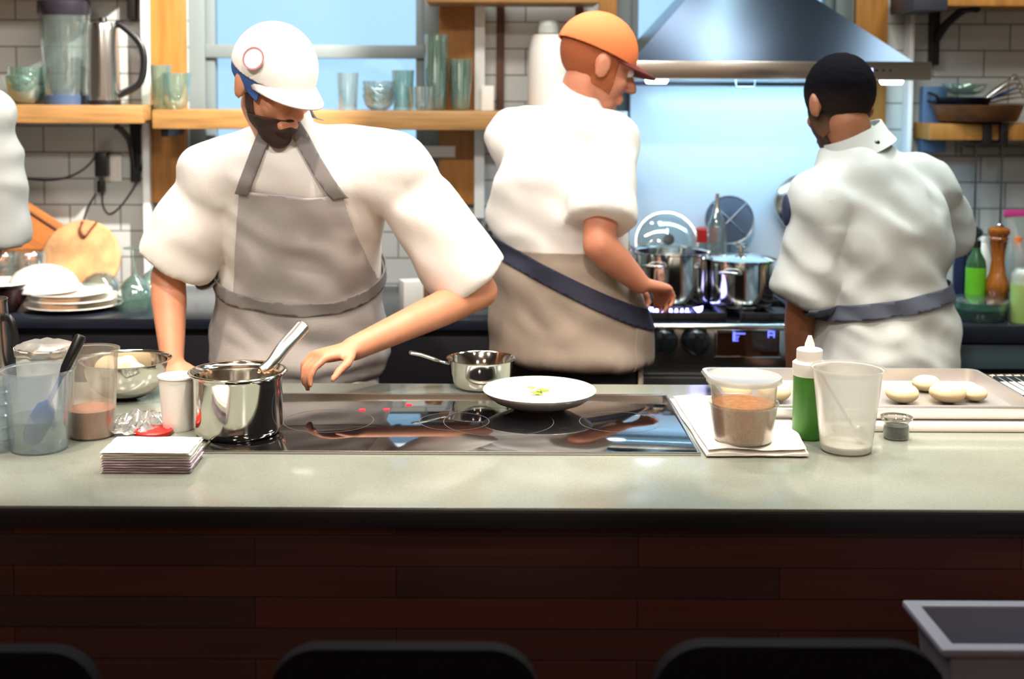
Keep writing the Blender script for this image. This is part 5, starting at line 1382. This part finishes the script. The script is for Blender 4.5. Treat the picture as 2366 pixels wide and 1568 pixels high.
strip(D,'waist_tie',[(q1+nn*.020,nn),(q1-nn*.020,-nn),(q1-V((.03,0,0)),V((-1,0,0)))],mat('slate_grey_tie',(74,80,96),.8,bump=.3,bscale=200),off=.007)
bm=bmesh.new(); hdn=((inv@J['head'])-nk).normalized(); c0=nk+hdn*.005
q=hdn.to_track_quat('Z','Y').to_matrix().to_4x4()
finish('collar',lathe([(.094,-.024),(.084,.004),(.079,.034),(.075,.034),(.079,.004),(.088,-.026),(.094,-.024)],40,M=Matrix.Translation(c0)@q),shirt_w,parent=D['root'])
sp_p=inv@P(2026,330,3.19); bm=bmesh.new(); ball(bm,sp_p,(.008,.004,.008),12); finish('snap_button',bm,M['steel_dark'],parent=D['root'])
bm=bmesh.new(); ball(bm,inv@P(1817,485,3.24),(.010,.03,.040),18); finish('sleeve_patch',bm,mat('navy_patch',(34,48,80),.8),parent=D['root'])
# ---------- figure cut by the left edge
J=dict(pelvis=P(-210,790,3.34),chest=P(-200,420,3.32),neck=P(-190,265,3.3),head=P(-170,140,3.25),
 shL=P(-300,300,3.40),shR=P(-38,275,3.30),
 elL=P(-330,600,3.40),wrL=P(-250,740,3.30),hdL=P(-200,760,3.25),
 elR=P(-28,575,3.34),wrR=P(-130,720,3.20),hdR=P(-190,745,3.16),
 face=(-.5,-.8,-.3),torso_f=V((-.25,-.95,0)))
J['shL'],J['shR']=J['shR'],J['shL']; J['elL'],J['elR']=J['elR'],J['elL']; J['wrL'],J['wrR']=J['wrR'],J['wrL']; J['hdL'],J['hdR']=J['hdR'],J['hdL']
J['pelvis'].z=.985
person('person in a light grey shirt, only one sleeve showing by the kettle shelf',J,skinB,shirt_g,trous,hair=lambda i,j:cover(i,'hair',black_hair,.006,[((0,.06,0),(0,1,0)),((0,0,-.05),(0,0,-1))]),voxel=.009,sleeve=1.3,shirt_wr=.009,opts=dict(slvL=.95,slvR=.9))
# ================================================================ LIGHT
w = bpy.data.worlds.new('world'); scn.world = w; w.use_nodes = True
bgn = w.node_tree.nodes['Background']; bgn.inputs[0].default_value = (.44,.64,.80,1); bgn.inputs[1].default_value = 1.3
def spot(loc, target, power, col, size=70, radius=.05, blend=.6, name='ceiling_or_fill_spot'):
    l = bpy.data.lights.new(name, 'SPOT'); l.energy = power; l.color = col; l.spot_size = math.radians(size); l.spot_blend = blend; l.shadow_soft_size = radius
    o = bpy.data.objects.new(name, l); COL.objects.link(o); o.location = loc
    o.rotation_euler = (V(target)-V(loc)).to_track_quat('-Z','Y').to_euler(); return o
def area(loc, target, power, col, sx, sy, name='ceiling_or_fill_lamp'):
    l = bpy.data.lights.new(name, 'AREA'); l.shape='RECTANGLE'; l.size=sx; l.size_y=sy; l.energy=power; l.color=col
    o = bpy.data.objects.new(name, l); COL.objects.link(o); o.location = loc
    o.rotation_euler = (V(target)-V(loc)).to_track_quat('-Z','Y').to_euler(); return o
WARM = (1,.83,.66); NEUT = (1,.93,.86); COOL=(.55,.78,1)
for x in (-1.05,-.15,.75,1.35):
    spot((x,2.05,2.9),(x,2.62,.9), 105, WARM, 42, .04)
for x,pw in ((-1.0,84),(.0,84),(1.0,22)):
    spot((x*1.1,1.0,2.9),(x,3.1,1.25), pw, NEUT, 52, .06, .7)  # added fill spots, unseen, brighten the cooks from the front
spot((.25,2.9,2.9),(-1.3,4.3,1.45), 600, NEUT, 40, .02, .4)
area((-.3,2.55,2.93),(-.3,3.2,.9), 40, NEUT, 2.4, .25)  # broad unseen lamp added as general kitchen fill
area((0,3.75,2.93),(0.3,4.2,1.4), 34, (.95,.97,.95), 2.6, .2)  # unseen fill, raised to brighten the tiled wall
area((1.75,3.1,2.93),(1.75,3.1,0), 14, (.9,1,.95), .4, .5)
area((.93,3.0,2.93),(.93,3.0,0), 10, (.8,1,.88), .05, 1.6, 'strip_lamp')
xm=P(1790,184,4.0).x
area((xm,3.98,1.605),(xm,4.22,1.0), 7, (.42,.74,1), .75, .10, 'hood_light')
for x in (-1.0,.1,1.1):
    spot((x,3.45,2.9),(x,2.6,.95), 60, NEUT, 46, .05, .6)  # added row behind the bar, makes the plastic tubs glow through
area((0,-2.3,2.9),(0,-3,1.3), 55, (1,.88,.78), 4.5, .12, 'reflection_fill')  # unseen, added to light the rear wall for reflections in metal
for x in (-1.0,.0,.95):
    spot((x,.6,2.9),(x,2.58,.98), 60, WARM, 24, .05, .4)  # added narrow fill for the front faces of things on the bar
# dining side: unseen fill lamps added so the steel reflects something
area((-.8,-1.2,2.93),(-.8,-1.2,0), 12, (1,.78,.6), .5, .5, 'dining_fill')
area((1.2,-1.6,2.93),(1.2,-1.6,0), 12, (.9,.85,.8), .5, .5, 'dining_fill')
area((.2,.3,2.93),(.2,.3,0), 1.5, (1,.75,.6), .4, .4, 'dining_fill')
scn.view_settings.view_transform = 'Standard'; scn.view_settings.look = 'None'; scn.view_settings.gamma = 1; scn.view_settings.exposure = 0.35
scn.cycles.use_denoising = True
scn.cycles.max_bounces = 10; scn.cycles.transparent_max_bounces = 24; scn.cycles.sample_clamp_indirect = 6
scn.cycles.caustics_reflective = False; scn.cycles.caustics_refractive = False
